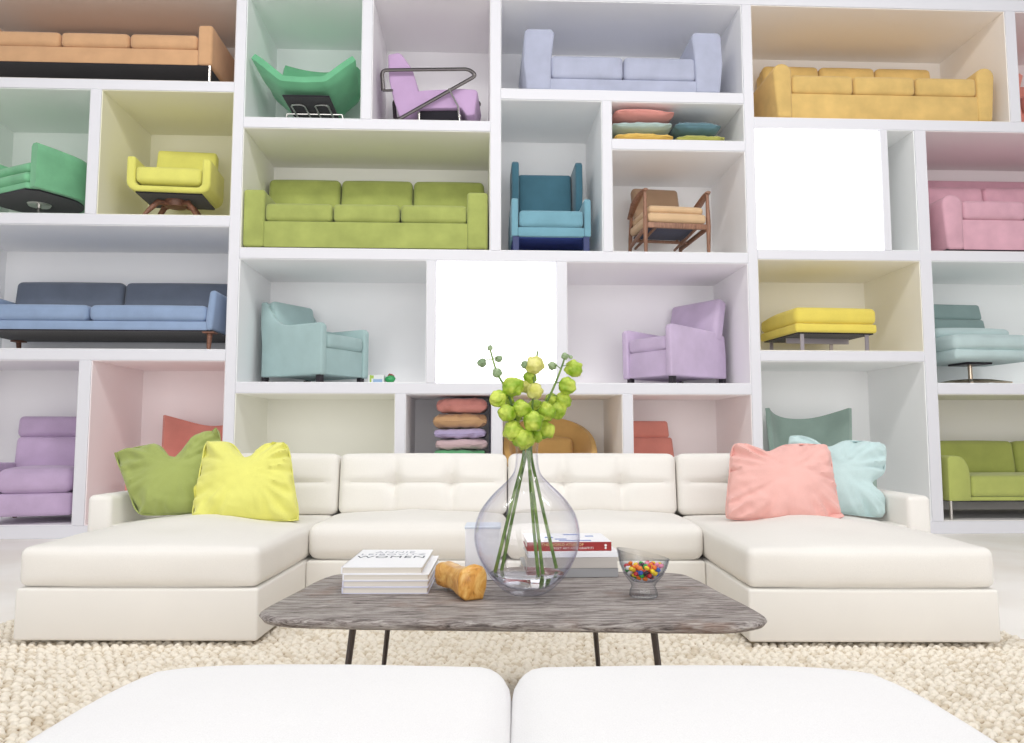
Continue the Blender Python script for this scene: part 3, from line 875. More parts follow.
gB = 'cushions stacked in the small cubby'
zc = 3.498 + E6
flat('golden yellow cushion at the bottom left of the small cubby', 1.495, 6.86, zc + .056, .55, .5, .092, (246, 200, 66), 2, 11, gB, sharp=3.2, wr=.006)
flat('pale aqua cushion in the small cubby, under the salmon one', 1.49, 6.86, zc + .163, .56, .5, .092, (182, 210, 208), -2, 12, gB, sharp=3.2, wr=.006)
flat('salmon pink cushion on the left pile in the small cubby', 1.495, 6.84, zc + .273, .56, .5, .105, (238, 152, 140), 3, 13, gB, sharp=3.0, wr=.006)
flat('yellow green cushion at the bottom of the right pile in the small cubby', 2.03, 6.88, zc + .055, .46, .5, .09, (190, 190, 70), -2, 14, gB, sharp=3.2, wr=.006)
flat('dark teal cushion on the right pile in the small cubby', 2.00, 6.90, zc + .178, .44, .5, .125, (96, 138, 152), 2, 15, gB, sharp=3.2, wr=.006)

# small carton and green toy beside the pale teal armchair
t = thing('carton', 'tiny pale carton with green and blue print beside the pale teal armchair', 'box', (-.88, 6.66, 1.305 + E6), -5)
bx('body', (-.075, .065, -.03, .05, 0, .068), plain('pale card', (222, 226, 226), .6), t, r=.003, seg=1)
bm = nb(); box(bm, -.03, .05, -.0312, -.03, .004, .03); obj('printed_band', bm, plain('blue print', (142, 172, 206), .6), t, smooth=0, label='pale blue printed band')
bm = nb(); box(bm, -.045, -.025, -.0312, -.03, .036, .062); box(bm, -.06, -.045, -.0312, -.03, .0, .066); obj('printed_leaf', bm, plain('green print', (160, 190, 80), .6), t, smooth=0, label='green printed mark')
t = thing('paper_bag', 'tiny crumpled green and red parcel right of the pale carton', 'parcel', (-.765, 6.66, 1.305 + E6))
bm = nb(); bmesh.ops.create_icosphere(bm, subdivisions=3, radius=.045)
for v in bm.verts:
    v.co *= 1 + .25 * noise.noise(v.co * 40)
    v.co.z = max(v.co.z * .75 + .032, 0)
obj('body', bm, plain('shiny green foil', (40, 158, 88), .35), t)
bm = nb(); tube(bm, [(-.02, 0, .06), (-.01, 0, .075), (.01, 0, .07), (.03, .0, .055)], .008, 8); obj('ribbon', bm, plain('red ribbon', (150, 72, 66), .5), t, label='dull red ribbon')

# ------------------------------------------------------------------ rug
def build_rug():
    x0, x1, y0, y1, st = -2.15, 2.28, 0.35, 3.95, 0.0058
    nx, ny = int((x1 - x0) / st), int((y1 - y0) / st)
    xs = np.linspace(x0, x1, nx); ys = np.linspace(y0, y1, ny)
    X, Y = np.meshgrid(xs, ys)
    rng = np.random.RandomState(3)
    rx, ry = .034, .0235
    row = np.floor(Y / ry).astype(int)
    t = Y / ry - row - .5
    sl = np.where(row % 2 == 0, .5, -.5)
    wob = .25 * np.sin(X * 9 + row * 1.7)
    s = X / rx + (row % 2) * .37 + sl * t + row * .13 + wob
    ci = np.floor(s).astype(int)
    c = s - ci - .5
    tab = rng.rand(997)
    rnd = tab[(ci * 131 + row * 617) % 997]
    rnd2 = tab[(ci * 389 + row * 211 + 77) % 997]
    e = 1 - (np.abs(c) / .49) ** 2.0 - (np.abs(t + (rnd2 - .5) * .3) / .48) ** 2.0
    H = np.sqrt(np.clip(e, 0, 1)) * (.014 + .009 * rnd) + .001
    H += rng.rand(ny, nx) * .0012
    edge = np.minimum(np.minimum(X - x0, x1 - X), np.minimum(Y - y0, y1 - Y))
    H *= np.clip(edge / .03, .12, 1)
    co = np.stack([X, Y, H], -1).reshape(-1, 3).astype(np.float32)
    i = np.arange(nx * ny).reshape(ny, nx)
    q = np.stack([i[:-1, :-1], i[:-1, 1:], i[1:, 1:], i[1:, :-1]], -1).reshape(-1, 4)
    me = bpy.data.meshes.new('rug')
    me.vertices.add(len(co)); me.vertices.foreach_set('co', co.ravel())
    me.loops.add(q.size); me.loops.foreach_set('vertex_index', q.ravel().astype(np.int32))
    me.polygons.add(len(q)); me.polygons.foreach_set('loop_start', np.arange(0, q.size, 4, dtype=np.int32))
    me.update(calc_edges=True)
    a = me.attributes.new('yarn', 'FLOAT', 'POINT')
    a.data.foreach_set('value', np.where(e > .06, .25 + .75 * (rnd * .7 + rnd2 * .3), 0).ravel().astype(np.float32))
    me.shade_smooth()
    m, nt, b = base_mat('chunky wool')
    N, L = nt.nodes, nt.links
    at = N.new('ShaderNodeAttribute'); at.attribute_name = 'yarn'
    r = N.new('ShaderNodeValToRGB')
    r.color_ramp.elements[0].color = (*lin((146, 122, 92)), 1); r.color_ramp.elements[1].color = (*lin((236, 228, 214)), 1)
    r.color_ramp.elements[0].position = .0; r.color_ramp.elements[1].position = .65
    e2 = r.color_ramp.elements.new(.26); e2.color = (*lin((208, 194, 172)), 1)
    L.new(at.outputs['Fac'], r.inputs['Fac']); L.new(r.outputs['Color'], b.inputs['Base Color'])
    b.inputs['Roughness'].default_value = .95; b.inputs['Specular IOR Level'].default_value = .1
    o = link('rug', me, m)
    return tag(o, 'cream chunky knitted wool rug under the coffee table and sectional', 'rug')
build_rug()

# ------------------------------------------------------------------ white sectional
IVORY = fabric('ivory cloth', (244, 240, 233), 0.02, weave=600, bump=.15, sheen=.1, mscale=3)
sec = thing('sectional_sofa', 'large ivory U-shaped sectional sofa with two chaises and tufted back cushions', 'sofa', (.13, 3.9, 0), -3.0)
ox, oy = .13, 3.9
def L_(x0, x1, y0, y1, z0, z1): return (x0 - ox, x1 - ox, y0 - oy, y1 - oy, z0, z1)
CL0, CL1, CR0, CR1 = -1.825, -.84, 1.125, 2.125
YC0, YS0, YBK = 3.11, 3.79, 4.78
def tuft_top(pts, depth=.022, sig=.10):
    def fn(p, u, v, w):
        if w > 0:
            for (a, b_) in pts:
                d2 = ((p.x - a) ** 2 + (p.y - b_) ** 2)
                p.z -= depth * w * math.exp(-d2 / (2 * sig * sig))
        # slack front lip
        p.z += .004 * noise.noise(Vector((p.x * 5, p.y * 5, w)))
        return p
    return fn
for (a, b_) in ((CL0, CL1), (CR0, CR1)):
    bx('chaise_base', L_(a, b_, YC0, YBK, .031, .238), IVORY, sec, r=.012, seg=3)
    cu('chaise_cushion', L_(a + .002, b_ - .002, YC0 + .004, 4.42, .240, .400), IVORY, sec, r=.034, crown=(0.004, .010, .062), n=26,
       fn=tuft_top([(-.25, .05), (.25, .05), (-.25, .45), (.25, .45), (0, -.3)], .016, .09))
for i in range(2):
    a = CL1 + i * (CR0 - CL1) / 2; b_ = a + (CR0 - CL1) / 2
    bx('seat_base', L_(a + .001, b_ - .001, YS0, YBK, .031, .238), IVORY, sec, r=.012, seg=3)
    cu('seat_cushion', L_(a + .002, b_ - .002, YS0 + .004, 4.42, .240, .412), IVORY, sec, r=.05, crown=(.0, .012, .045), n=22,
       fn=tuft_top([(-.17, .1), (.17, .1), (-.17, -.12), (.17, -.12)], .014, .06))
def tuft_back(p, u, v, w):
    if v < 0:
        k = -v
        cr = 0
        for bxp in (-.34, .34):
            d2 = ((u - bxp) * .48) ** 2 + ((w - .05) * .2) ** 2
            cr += .038 * math.exp(-d2 / (2 * .035 ** 2))
            cr += .028 * math.exp(-((u - bxp) * .48 / .024) ** 2) * (1 - w * w * .6)
        cr += .022 * math.exp(-((w - .05) * .2 / .016) ** 2) * (1 - abs(u) ** 6)
        p.y += k * cr
    return p
for i in range(4):
    a = -1.79 + i * .967
    cu('back_cushion', L_(a + .003, a + .964, 4.34, 4.60, .40, .748), IVORY, sec, r=.042, crown=(0, .03, .006), n=44, fn=tuft_back, M=Rx(-7, (0, 4.4 - oy, .42)))
bx('backrest', L_(-1.85, 2.12, 4.62, YBK, .2, .66), IVORY, sec, r=.03, seg=3)
for (a, b_) in ((-1.985, -1.86), (2.165, 2.285)):
    bx('armrest', L_(a, b_, 3.88, YBK, .031, .550), IVORY, sec, r=.028, seg=4)
    bx('arm_panel', L_(-1.862, -1.824, 3.90, 4.7, .05, .40) if a < 0 else L_(2.124, 2.167, 3.90, 4.7, .05, .40), IVORY, sec)
for x in (-1.75, -.95, .13, 1.22, 2.02):
    for y in (3.2, 3.86, 4.68):
        if x == .13 and y == 3.2: continue
        bm = nb(); zf = .0005 if y > 4.0 else .0235
        lathe(bm, [(0, zf), (.03, zf), (.03, .033), (0, .033)], 12, (x - ox, y - oy, 0))
        obj('foot', bm, BLACKLEG, sec)

pillow('pillow', 'olive green linen pillow with chopped top at the left arm of the sectional', (-1.60, 4.15, .640), (-18, 0, 8), .47, .43, .17, P_OL, chop=.11, chop_u=.15, chop_w=.22, seed=1, wrinkle=.019, pinch=.04, corners=((.06, 0), (.0, 0), (-.03, .05), (-.10, -.08)))
pillow('pillow', 'lemon yellow linen pillow leaning beside the olive green one', (-1.18, 3.99, .622), (-18, 1, -2), .52, .42, .17, P_YE, chop=.085, chop_u=.05, chop_w=.26, seed=2, wrinkle=.019, pinch=.04, corners=((.0, .0), (.04, 0), (-.07, 0), (.0, 0)))
pillow('pillow', 'blush pink linen pillow in front of the pale aqua one', (1.57, 3.85, .618), (-18, 1, -4), .52, .41, .17, P_PK, chop=.045, chop_u=-.3, chop_w=.28, seed=3, wrinkle=.019, pinch=.03, corners=((-.07, 0), (.0, .0), (-.01, 0), (0, .0)))
pillow('pillow', 'pale aqua linen pillow with a creased side at the right arm', (1.955, 4.09, .622), (-16, 2, -14), .50, .42, .16, P_AQ, chop=.05, chop_u=-.2, chop_w=.25, seed=4, wrinkle=.019, side_chop=.065, side_v=-.1, pinch=.04, corners=((0, .02), (-.02, .0), (.02, .0), (0, .03)))

# ------------------------------------------------------------------ front ottoman
WH = fabric('bright white cloth', (253, 252, 253), 0.01, weave=600, bump=.1, sheen=.05)
t = thing('bench_ottoman', 'white two-cushion upholstered bench in front of the coffee table', 'ottoman', (.038, 1.0, 0), -3)
bx('base', (-.67, .67, -.36, .385, .07, .26), WH, t, r=.05, seg=4)
def rc(p, u, v, w, s):
    # the outer corners are generously rounded in plan
    return p
for s in (-1, 1):
    def fn(p, u, v, w, s=s):
        uo = u * s
        if uo > 0:
            k = (max(0, uo) ** 3) * (max(0, v) ** 5)
            p.x -= s * .05 * k
            p.y -= .03 * (max(0, uo) ** 5) * max(0, v)
        p.z -= .010 * max(0, w) * max(0, uo) ** 4
        return p
    x0, x1 = (-.69, .002) if s < 0 else (.004, .70)
    cu('seat_cushion', (x0, x1, -.38, .435, .262, .440), WH, t, r=.055, crown=(.004, .012, .03), n=22, fn=fn)
for sx in (-1, 1):
    for yy in (-.30, .30):
        obj('leg', tube(nb(), [(sx * .56, yy, .0245), (sx * .56, yy, .075)], [.02, .026], 12), BLACKLEG, t)

# ------------------------------------------------------------------ coffee table
def weathered():
    m, nt, b = base_mat('weathered grey plank')
    N, L = nt.nodes, nt.links
    tc = N.new('ShaderNodeTexCoord'); mp = N.new('ShaderNodeMapping'); mp.inputs['Scale'].default_value = (5.5, 60, 60)
    L.new(tc.outputs['Object'], mp.inputs['Vector'])
    n = N.new('ShaderNodeTexNoise'); n.inputs['Scale'].default_value = 1.6; n.inputs['Detail'].default_value = 10; n.inputs['Roughness'].default_value = .7; n.inputs['Distortion'].default_value = 1.2
    L.new(mp.outputs['Vector'], n.inputs['Vector'])
    r = N.new('ShaderNodeValToRGB')
    els = r.color_ramp.elements
    els[0].position = .34; els[0].color = (*lin((54, 46, 44)), 1)
    els[1].position = .66; els[1].color = (*lin((204, 198, 194)), 1)
    e = els.new(.44); e.color = (*lin((124, 114, 110)), 1)
    e = els.new(.53); e.color = (*lin((168, 160, 156)), 1)
    L.new(n.outputs['Fac'], r.inputs['Fac'])
    n2 = N.new('ShaderNodeTexNoise'); n2.inputs['Scale'].default_value = 7; n2.inputs['Detail'].default_value = 4
    L.new(tc.outputs['Object'], n2.inputs['Vector'])
    r2 = N.new('ShaderNodeValToRGB'); r2.color_ramp.elements[0].position = .58; r2.color_ramp.elements[1].position = .75
    r2.color_ramp.elements[0].color = (0, 0, 0, 1); r2.color_ramp.elements[1].color = (.5, .5, .5, 1)
    L.new(n2.outputs['Fac'], r2.inputs['Fac'])
    mx = N.new('ShaderNodeMix'); mx.data_type = 'RGBA'; mx.inputs['B'].default_value = (*lin((140, 104, 82)), 1)
    L.new(r2.outputs['Color'], mx.inputs['Factor']); L.new(r.outputs['Color'], mx.inputs['A'])
    L.new(mx.outputs['Result'], b.inputs['Base Color'])
    bp = N.new('ShaderNodeBump'); bp.inputs['Strength'].default_value = .9; bp.inputs['Distance'].default_value = .008
    L.new(n.outputs['Fac'], bp.inputs['Height']); L.new(bp.outputs['Normal'], b.inputs['Normal'])
    b.inputs['Roughness'].default_value = .6
    return m
ZT = .40
t = thing('coffee_table', 'weathered grey plank coffee table with slim dark metal legs', 'table', (.08, 2.2, 0))
def top_outline():
    P = [(-.564, 2.085), (-.553, 2.015), (-.505, 1.962), (-.358, 1.932), (-.138, 1.910), (.054, 1.892), (.293, 1.872), (.527, 1.850), (.640, 1.850), (.712, 1.894), (.731, 1.985), (.711, 2.246), (.697, 2.430), (.655, 2.532), (.409, 2.574), (.075, 2.598), (-.259, 2.606), (-.440, 2.580), (-.500, 2.490), (-.527, 2.330)]
    out = []
    n = len(P)
    for i in range(n):
        p0, p1, p2, p3 = [Vector(P[(i + d) % n]) for d in (-1, 0, 1, 2)]
        for k in range(6):
            t_ = k / 6
            q = .5 * ((2 * p1) + (-p0 + p2) * t_ + (2 * p0 - 5 * p1 + 4 * p2 - p3) * t_ ** 2 + (-p0 + 3 * p1 - 3 * p2 + p3) * t_ ** 3)
            out.append((q.x - .08, q.y - 2.2))
    return out
TO = top_outline()
bm = nb()
rings = []
for (sc_, z) in ((0, ZT), (.90, ZT), (.975, ZT), (.995, ZT - .006), (1.0, ZT - .012), (.99, ZT - .021), (.965, ZT - .026), (0, ZT - .026)):
    if sc_ == 0: rings.append([bm.verts.new((0, 0, z))])
    else: rings.append([bm.verts.new((x * sc_, y * sc_, z)) for x, y in TO])
for A, B in zip(rings, rings[1:]):
    n = max(len(A), len(B))
    for k in range(n):
        vs = []
        for v in (A[k % len(A)], A[(k + 1) % len(A)], B[(k + 1) % len(B)], B[k % len(B)]):
            if v not in vs: vs.append(v)
        if len(vs) > 2: bm.faces.new(vs)
obj('tabletop', bm, weathered(), t)
LEGM = plain('dark iron', (92, 84, 82), .45, .6)
for X, Y in ((-.395, -.20), (.36, -.27), (-.345, .22), (.275, .19)):
    obj('leg', tube(nb(), [(X * 1.10, Y * 1.06, .0245), (X, Y, ZT - .027)], [.009, .013], 8, flat=(1.3, .7)), LEGM, t)
    obj('mounting_plate', box(nb(), X - .04, X + .04, Y - .03, Y + .03, ZT - .032, ZT - .0265), LEGM, t)

# ------------------------------------------------------------------ books
def text_mesh(body, size, align='CENTER', extrude=.0002):
    cu_ = bpy.data.curves.new('lettering', 'FONT'); cu_.body = body; cu_.size = size; cu_.align_x = align; cu_.extrude = extrude
    cu_.space_character = 1.1
    o = bpy.data.objects.new('lettering', cu_); COL.objects.link(o)
    dg = bpy.context.evaluated_depsgraph_get(); dg.update()
    me = bpy.data.meshes.new_from_object(o.evaluated_get(dg))
    bpy.data.objects.remove(o)
    return me

def book(label, loc, rz, w, d, h, cover, pages, spine='left', group='books on the coffee table', lettered=()):
    """w along x, d along y (spine on the left, or along the front edge)"""
    t = thing('book', label, 'book', loc, rz, group)
    ct = .0022
    bm = nb()
    box(bm, -w / 2, w / 2, -d / 2, d / 2, 0, ct, r=.0006, seg=1); box(bm, -w / 2, w / 2, -d / 2, d / 2, h - ct, h, r=.0006, seg=1)
    if spine == 'left':
        box(bm, -w / 2 - .001, -w / 2 + .003, -d / 2, d / 2, 0, h, r=.001, seg=1)
        pg = (-w / 2 + .003, w / 2 - .004, -d / 2 + .004, d / 2 - .004, ct, h - ct)
    else:
        box(bm, -w / 2, w / 2, -d / 2 - .001, -d / 2 + .003, 0, h, r=.001, seg=1)
        pg = (-w / 2 + .004, w / 2 - .004, -d / 2 + .003, d / 2 - .004, ct, h - ct)
    obj('cover', bm, cover, t)
    bx('page_block', pg, pages, t, label='page edges')
    return t
PAGES = wood('page edges', (206, 200, 190), (236, 230, 220), (3, 3, 700), .8, 0, 0.05)
COVW = plain('white dust jacket', (246, 246, 250), .4); COVL = plain('pale lilac grey jacket', (222, 222, 238), .4)
INK = plain('grey ink', (92, 96, 108), .6); INKL = plain('pale grey ink', (178, 180, 190), .6)
gl = 'books stacked on the left of the table'
bxs, bys, hh = -.262, 2.400, .0182
ztab = ZT + .0008
b1 = book('white book at the bottom of the left stack on the coffee table', (bxs + .004, bys, ztab), -2, .246, .340, hh, COVL, PAGES, group=gl)
b2 = book('white book second from the bottom of the left stack', (bxs + .004, bys, ztab + hh + .0003) , -1.5, .246, .340, hh, COVL, PAGES, group=gl)
b3 = book('white book third up in the left stack, under the titled book', (bxs + .006, bys - .002, ztab + 2 * (hh + .0003)), -2, .246, .338, hh, COVW, PAGES, group=gl)
b4 = book('white portrait book with grey capital lettering on top of the left stack', (bxs - .006, bys - .002, ztab + 3 * (hh + .0003)), -2, .232, .334, .020, COVW, PAGES, group=gl)
for body, size, y, m in (('ANNIE', .040, .095, INKL), ('LEIBOVITZ', .040, .048, INKL), ('WOMEN', .052, -.005, INK)):
    me = text_mesh(body, size)
    me.transform(Matrix.Translation((0, y, .0204)))
    link('cover_lettering', me, m, b4)
# right stack, spines to the front
gr = 'books stacked on the right of the table'
RED = plain('dark red cloth', (158, 36, 34), .5); COVG = plain('warm grey jacket', (196, 190, 184), .5); COVS = plain('silver grey jacket', (160, 160, 162), .4)
bx0, by0 = .300, 2.575
z = ztab
book('silver grey book at the bottom of the right stack on the coffee table', (bx0 - .002, by0, z), 1, .30, .235, .0285, COVS, PAGES, 'front', gr); z += .0288
book('thick greige book in the right stack, above the silver one', (bx0 + .004, by0, z), -1, .29, .235, .034, COVG, PAGES, 'front', gr); z += .0343
book('slim white book in the right stack, under the red spined one', (bx0 + .004, by0 - .004, z), 1, .29, .235, .0185, COVW, PAGES, 'front', gr); z += .0188
rb = book('red spined book with white picture cover on top of the right stack', (bx0 - .006, by0 - .002, z), 0, .272, .215, .028, RED, PAGES, 'front', gr)
bm = nb(); box(bm, -.136, .136, -.1065, .1075, .0281, .0288); obj('front_cover', bm, COVW, rb, smooth=0, label='white cover with blue picture')
bm = nb()
for (x, y, w, d) in ((-.03, -.085, .19, .018), (-.04, -.052, .07, .022), (-.07, -.015, .05, .03), (.07, .02, .05, .02), (.0, .06, .10, .02)):
    box(bm, x, x + w * .55, y, y + d, .0288, .0291)
obj('cover_picture', bm, plain('blue print ink', (74, 112, 190), .5), rb, smooth=0, label='blue printed picture')
CREAM = plain('cream spine ink', (240, 214, 150), .5); SPW = plain('white spine ink', (244, 236, 232), .5)
for body, size, x, zz, m in (('THE WORLD ATLAS OF', .0118, .066, .0165, CREAM), ('STREET ART AND GRAFFITI', .0105, .098, .0055, SPW)):
    me = text_mesh(body, size, 'RIGHT')
    me.transform(Matrix.Translation((x - .02, -.1090, zz)) @ Matrix.Rotation(PI / 2, 4, 'X'))
    link('spine_lettering', me, m, rb)
bm = nb(); lathe(bm, [(0, 0), (.0042, 0), (.0042, .0004), (0, .0004)], 16); xform(bm, bm.verts, Matrix.Translation((.117, -.1088, .0175)) @ Matrix.Rotation(PI / 2, 4, 'X'))
lathe(bm, [(0, 0), (.0036, 0), (.0036, .0004), (0, .0004)], 16)
xform(bm, [v for v in bm.verts if abs(v.co.z) < .001 and abs(v.co.y) < .005], Matrix.Translation((.117, -.1088, .0092)) @ Matrix.Rotation(PI / 2, 4, 'X'))
obj('spine_emblem', bm, SPW, rb, smooth=0)

# pale grey slipcase behind the vase
bm = nb(); box(bm, -.055, .055, -.055, .055, 0, .165, r=.003, seg=1)
t = thing('storage_box', 'pale grey upright box standing behind the vase', 'box', (.018, 2.47, ztab), -2)
obj('body', bm, plain('pale grey card', (238, 238, 241), .6), t)
bx('lid', (-.057, .057, -.057, .057, .158, .168), plain('pale blue grey lid', (214, 220, 232), .5), t, r=.003, seg=1, label='pale blue lid')

# ------------------------------------------------------------------ olive wood piece
OLIVE = None
def olive_mat():
    m, nt, b = base_mat('olive wood')
    N, L = nt.nodes, nt.links
    tc = N.new('ShaderNodeTexCoord')
    n = N.new('ShaderNodeTexNoise'); n.inputs['Scale'].default_value = 14; n.inputs['Detail'].default_value = 5
    L.new(tc.outputs['Object'], n.inputs['Vector'])
    w = N.new('ShaderNodeTexNoise'); w.inputs['Scale'].default_value = 16; w.inputs['Detail'].default_value = 6; w.inputs['Distortion'].default_value = 2.6; w.inputs['Roughness'].default_value = .6
    L.new(tc.outputs['Object'], w.inputs['Vector'])
    r = N.new('ShaderNodeValToRGB')
    r.color_ramp.elements[0].position = .26; r.color_ramp.elements[0].color = (*lin((138, 84, 32)), 1)
    r.color_ramp.elements[1].position = .70; r.color_ramp.elements[1].color = (*lin((240, 198, 118)), 1)
    e = r.color_ramp.elements.new(.42); e.color = (*lin((212, 150, 68)), 1)
    L.new(w.outputs['Fac'], r.inputs['Fac']); L.new(r.outputs['Color'], b.inputs['Base Color'])
    b.inputs['Roughness'].default_value = .35
    return m
def olive_piece():
    bm = nb(); n = 28; m = 26
    rings = []
    for i in range(m + 1):
        s = i / m
        y = -.085 + .20 * s
        flare = .0310 + .0030 * math.cos(2 * PI * s) + .009 * (1 - s)
        if i in (0, m): flare *= .86
        ring = []
        for k in range(n):
            a = 2 * PI * k / n
            c, sn = math.cos(a), math.sin(a)
            rr = flare * (abs(c) ** 3.2 + abs(sn) ** 3.2) ** (-1 / 3.2)
            rr *= 1 + .07 * noise.noise(Vector((c * 2, sn * 2, s * 3))) + .05 * noise.noise(Vector((c * 6, sn * 6, s * 9)))
            # a knot near the front
            rr += .010 * math.exp(-((s - .10) / .08) ** 2) * max(0, math.cos(a - 1.2)) ** 3
            ring.append(bm.verts.new((rr * c, y + (.006 * noise.noise(Vector((c * 3, sn * 3, 5))) if i in (0, m) else 0), rr * sn)))
        rings.append(ring)
    for A, B in zip(rings, rings[1:]):
        for k in range(n): bm.faces.new((A[k], A[(k + 1) % n], B[(k + 1) % n], B[k]))
    for ring, yy in ((rings[0], -.088), (rings[-1], .117)):
        cvert = bm.verts.new((0, yy, 0))
        for k in range(n): bm.faces.new((ring[k], ring[(k + 1) % n], cvert))
    zmin = min(v.co.z for v in bm.verts)
    for v in bm.verts: v.co.z -= zmin
    for v in bm.verts:
        if v.co.z < .006: v.co.z = 0.0
    o = obj('wood_block', bm, olive_mat(), None, smooth=50)
    o.location = (-.047, 2.205, ztab + .0002); o.rotation_euler = (0, 0, R(26))
    tag(o, 'golden swirled olive wood block with a pinched middle beside the left books', 'ornament')
olive_piece()

# ------------------------------------------------------------------ vase
VX, VY = .142, 2.215
GLASS = clear_glass('clear lilac glass', (.992, .992, .998), (.56, .57, .76))
t = thing('vase', 'big clear glass bottle vase with round belly and short neck', 'vase', (VX, VY, ztab))
vout = [(.0, .0), (.045, .0), (.064, .008), (.090, .030), (.110, .052), (.132, .088), (.148, .126), (.1535, .172), (.1435, .2195), (.125, .251), (.099, .282), (.064, .3136), (.043, .335), (.0345, .357), (.032, .385), (.032, .412), (.0345, .428)]
vin = [(.031, .428), (.0295, .412), (.0295, .386), (.032, .358), (.0405, .336), (.0615, .314), (.0965, .282), (.1225, .2505), (.141, .219), (.151, .172), (.1455, .127), (.1295, .0895), (.107, .055), (.086, .036), (.058, .020), (.0, .018)]
def smooth_prof(p, it=1):
    for _ in range(it):
        q = [p[0]]
        for a, b_ in zip(p, p[1:]):
            q += [(a[0] * .75 + b_[0] * .25, a[1] * .75 + b_[1] * .25), (a[0] * .25 + b_[0] * .75, a[1] * .25 + b_[1] * .75)]
        q.append(p[-1]); p = q
    return p
obj('glass_body', lathe(nb(), smooth_prof(vout) + smooth_prof(vin), 72), GLASS, t, smooth=80)
WATER, _nt, _b = base_mat('water')
_b.inputs['Transmission Weight'].default_value = 1.0; _b.inputs['IOR'].default_value = 1.33
_b.inputs['Roughness'].default_value = 0.0; _b.inputs['Base Color'].default_value = (.97, .98, 1, 1)
wprof = [(0, .0195), (.056, .0215), (.084, .0375), (.1055, .0565), (.106, .058), (0, .058)]
obj('water', lathe(nb(), wprof, 64), WATER, t)

# balloon-plant stems
def pod_mat(name, rgb, rgb2):
    m, nt, b = base_mat(name)
    N, L = nt.nodes, nt.links
    tc = N.new('ShaderNodeTexCoord')
    n = N.new('ShaderNodeTexNoise'); n.inputs['Scale'].default_value = 30; n.inputs['Detail'].default_value = 5
    L.new(tc.outputs['Object'], n.inputs['Vector'])
    r = N.new('ShaderNodeValToRGB'); r.color_ramp.elements[0].position = .35; r.color_ramp.elements[1].position = .65
    r.color_ramp.elements[0].color = (*lin(rgb), 1); r.color_ramp.elements[1].color = (*lin(rgb2), 1)
    L.new(n.outputs['Fac'], r.inputs['Fac']); L.new(r.outputs['Color'], b.inputs['Base Color'])
    bp = N.new('ShaderNodeBump'); bp.inputs['Strength'].default_value = .3; bp.inputs['Distance'].default_value = .004
    L.new(n.outputs['Fac'], bp.inputs['Height']); L.new(bp.outputs['Normal'], b.inputs['Normal'])
    b.inputs['Roughness'].default_value = .55
    return m
POD = pod_mat('lime green pod', (124, 160, 26), (196, 210, 88)); PODY = pod_mat('pale yellow green pod', (188, 188, 84), (222, 218, 140)); BUD = pod_mat('grey green bud', (116, 140, 104), (160, 180, 140))
STEM = pod_mat('green stem', (74, 108, 44), (126, 152, 76))
def pod_bm(c, r, axis, seed, el=1.08):
    bm = nb(); bmesh.ops.create_icosphere(bm, subdivisions=4, radius=1.0)
    q = Vector((0, 0, 1)).rotation_difference(Vector(axis).normalized()).to_matrix()
    for v in bm.verts:
        p = v.co.copy()
        a = math.atan2(p.y, p.x)
        k = 1 + .05 * math.cos(5 * a) * (1 - p.z ** 2) +   .24 * noise.noise(p * 1.6 + Vector((seed, 0, seed * 2.3))) + .09 * noise.noise(p * 4.0 + Vector((seed, 3, 0)))
        if p.z > .8: k -= .25 * (p.z - .8) / .2
        p *= k * r; p.z *= el
        v.co = q @ p + Vector(c)
    return bm
def W_(px, py, Y):       # table-top coordinates of the arrangement, measured about the vase
    return Vector(((px - 527) * Y / 760 + VX, Y, .826 - (py - 445.5) * Y / 760))
def stem_thing(label, pts, pods, leaf=True, r=.0052):
    base = pts[0]
    t = thing('balloon_plant_stem', label, 'flower stem', base, 0, 'balloon plant stems in the vase')
    B = Vector(base)
    P = [Vector(p) - B for p in pts]
    # smooth the stem
    S = []
    for i in range(len(P) - 1):
        p0, p1, p2, p3 = P[max(i - 1, 0)], P[i], P[i + 1], P[min(i + 2, len(P) - 1)]
        for k in range(6):
            s = k / 6
            S.append(.5 * ((2 * p1) + (-p0 + p2) * s + (2 * p0 - 5 * p1 + 4 * p2 - p3) * s * s + (-p0 + 3 * p1 - 3 * p2 + p3) * s ** 3))
    S.append(P[-1])
    rad = [r * (1 - .55 * i / (len(S) - 1)) for i in range(len(S))]
    obj('stem', tube(nb(), S, rad, 8), STEM, t)
    for i, (c, pr, kind) in enumerate(pods):
        pr *= 1.15
        c = Vector(c) - B
        near = min(S[len(S) // 2:], key=lambda s: (s - c).length)
        ax = (near - c); ax = ax.normalized() if ax.length > 1e-4 else Vector((0, 0, 1))
        m = {'g': POD, 'y': PODY, 'b': BUD}[kind]
        nm = 'flower_bud' if kind == 'b' else 'seed_pod'
        p = obj(nm, pod_bm(c, pr, ax, i * 1.7 + B.x * 10, 1.3 if (kind == 'y') else 1.14), m, t, smooth=80, label={'g': None, 'y': 'pale yellow green pod', 'b': 'small grey green bud'}[kind])
        obj('pod_stalk', tube(nb(), [near, (near + c) / 2 + Vector((0, 0, .006)), c + ax * pr * .6], .0014, 6), STEM, p)
    return t
k = VY / 760.0
def W2(px, py, dy=0): return W_(px, py, VY + dy)
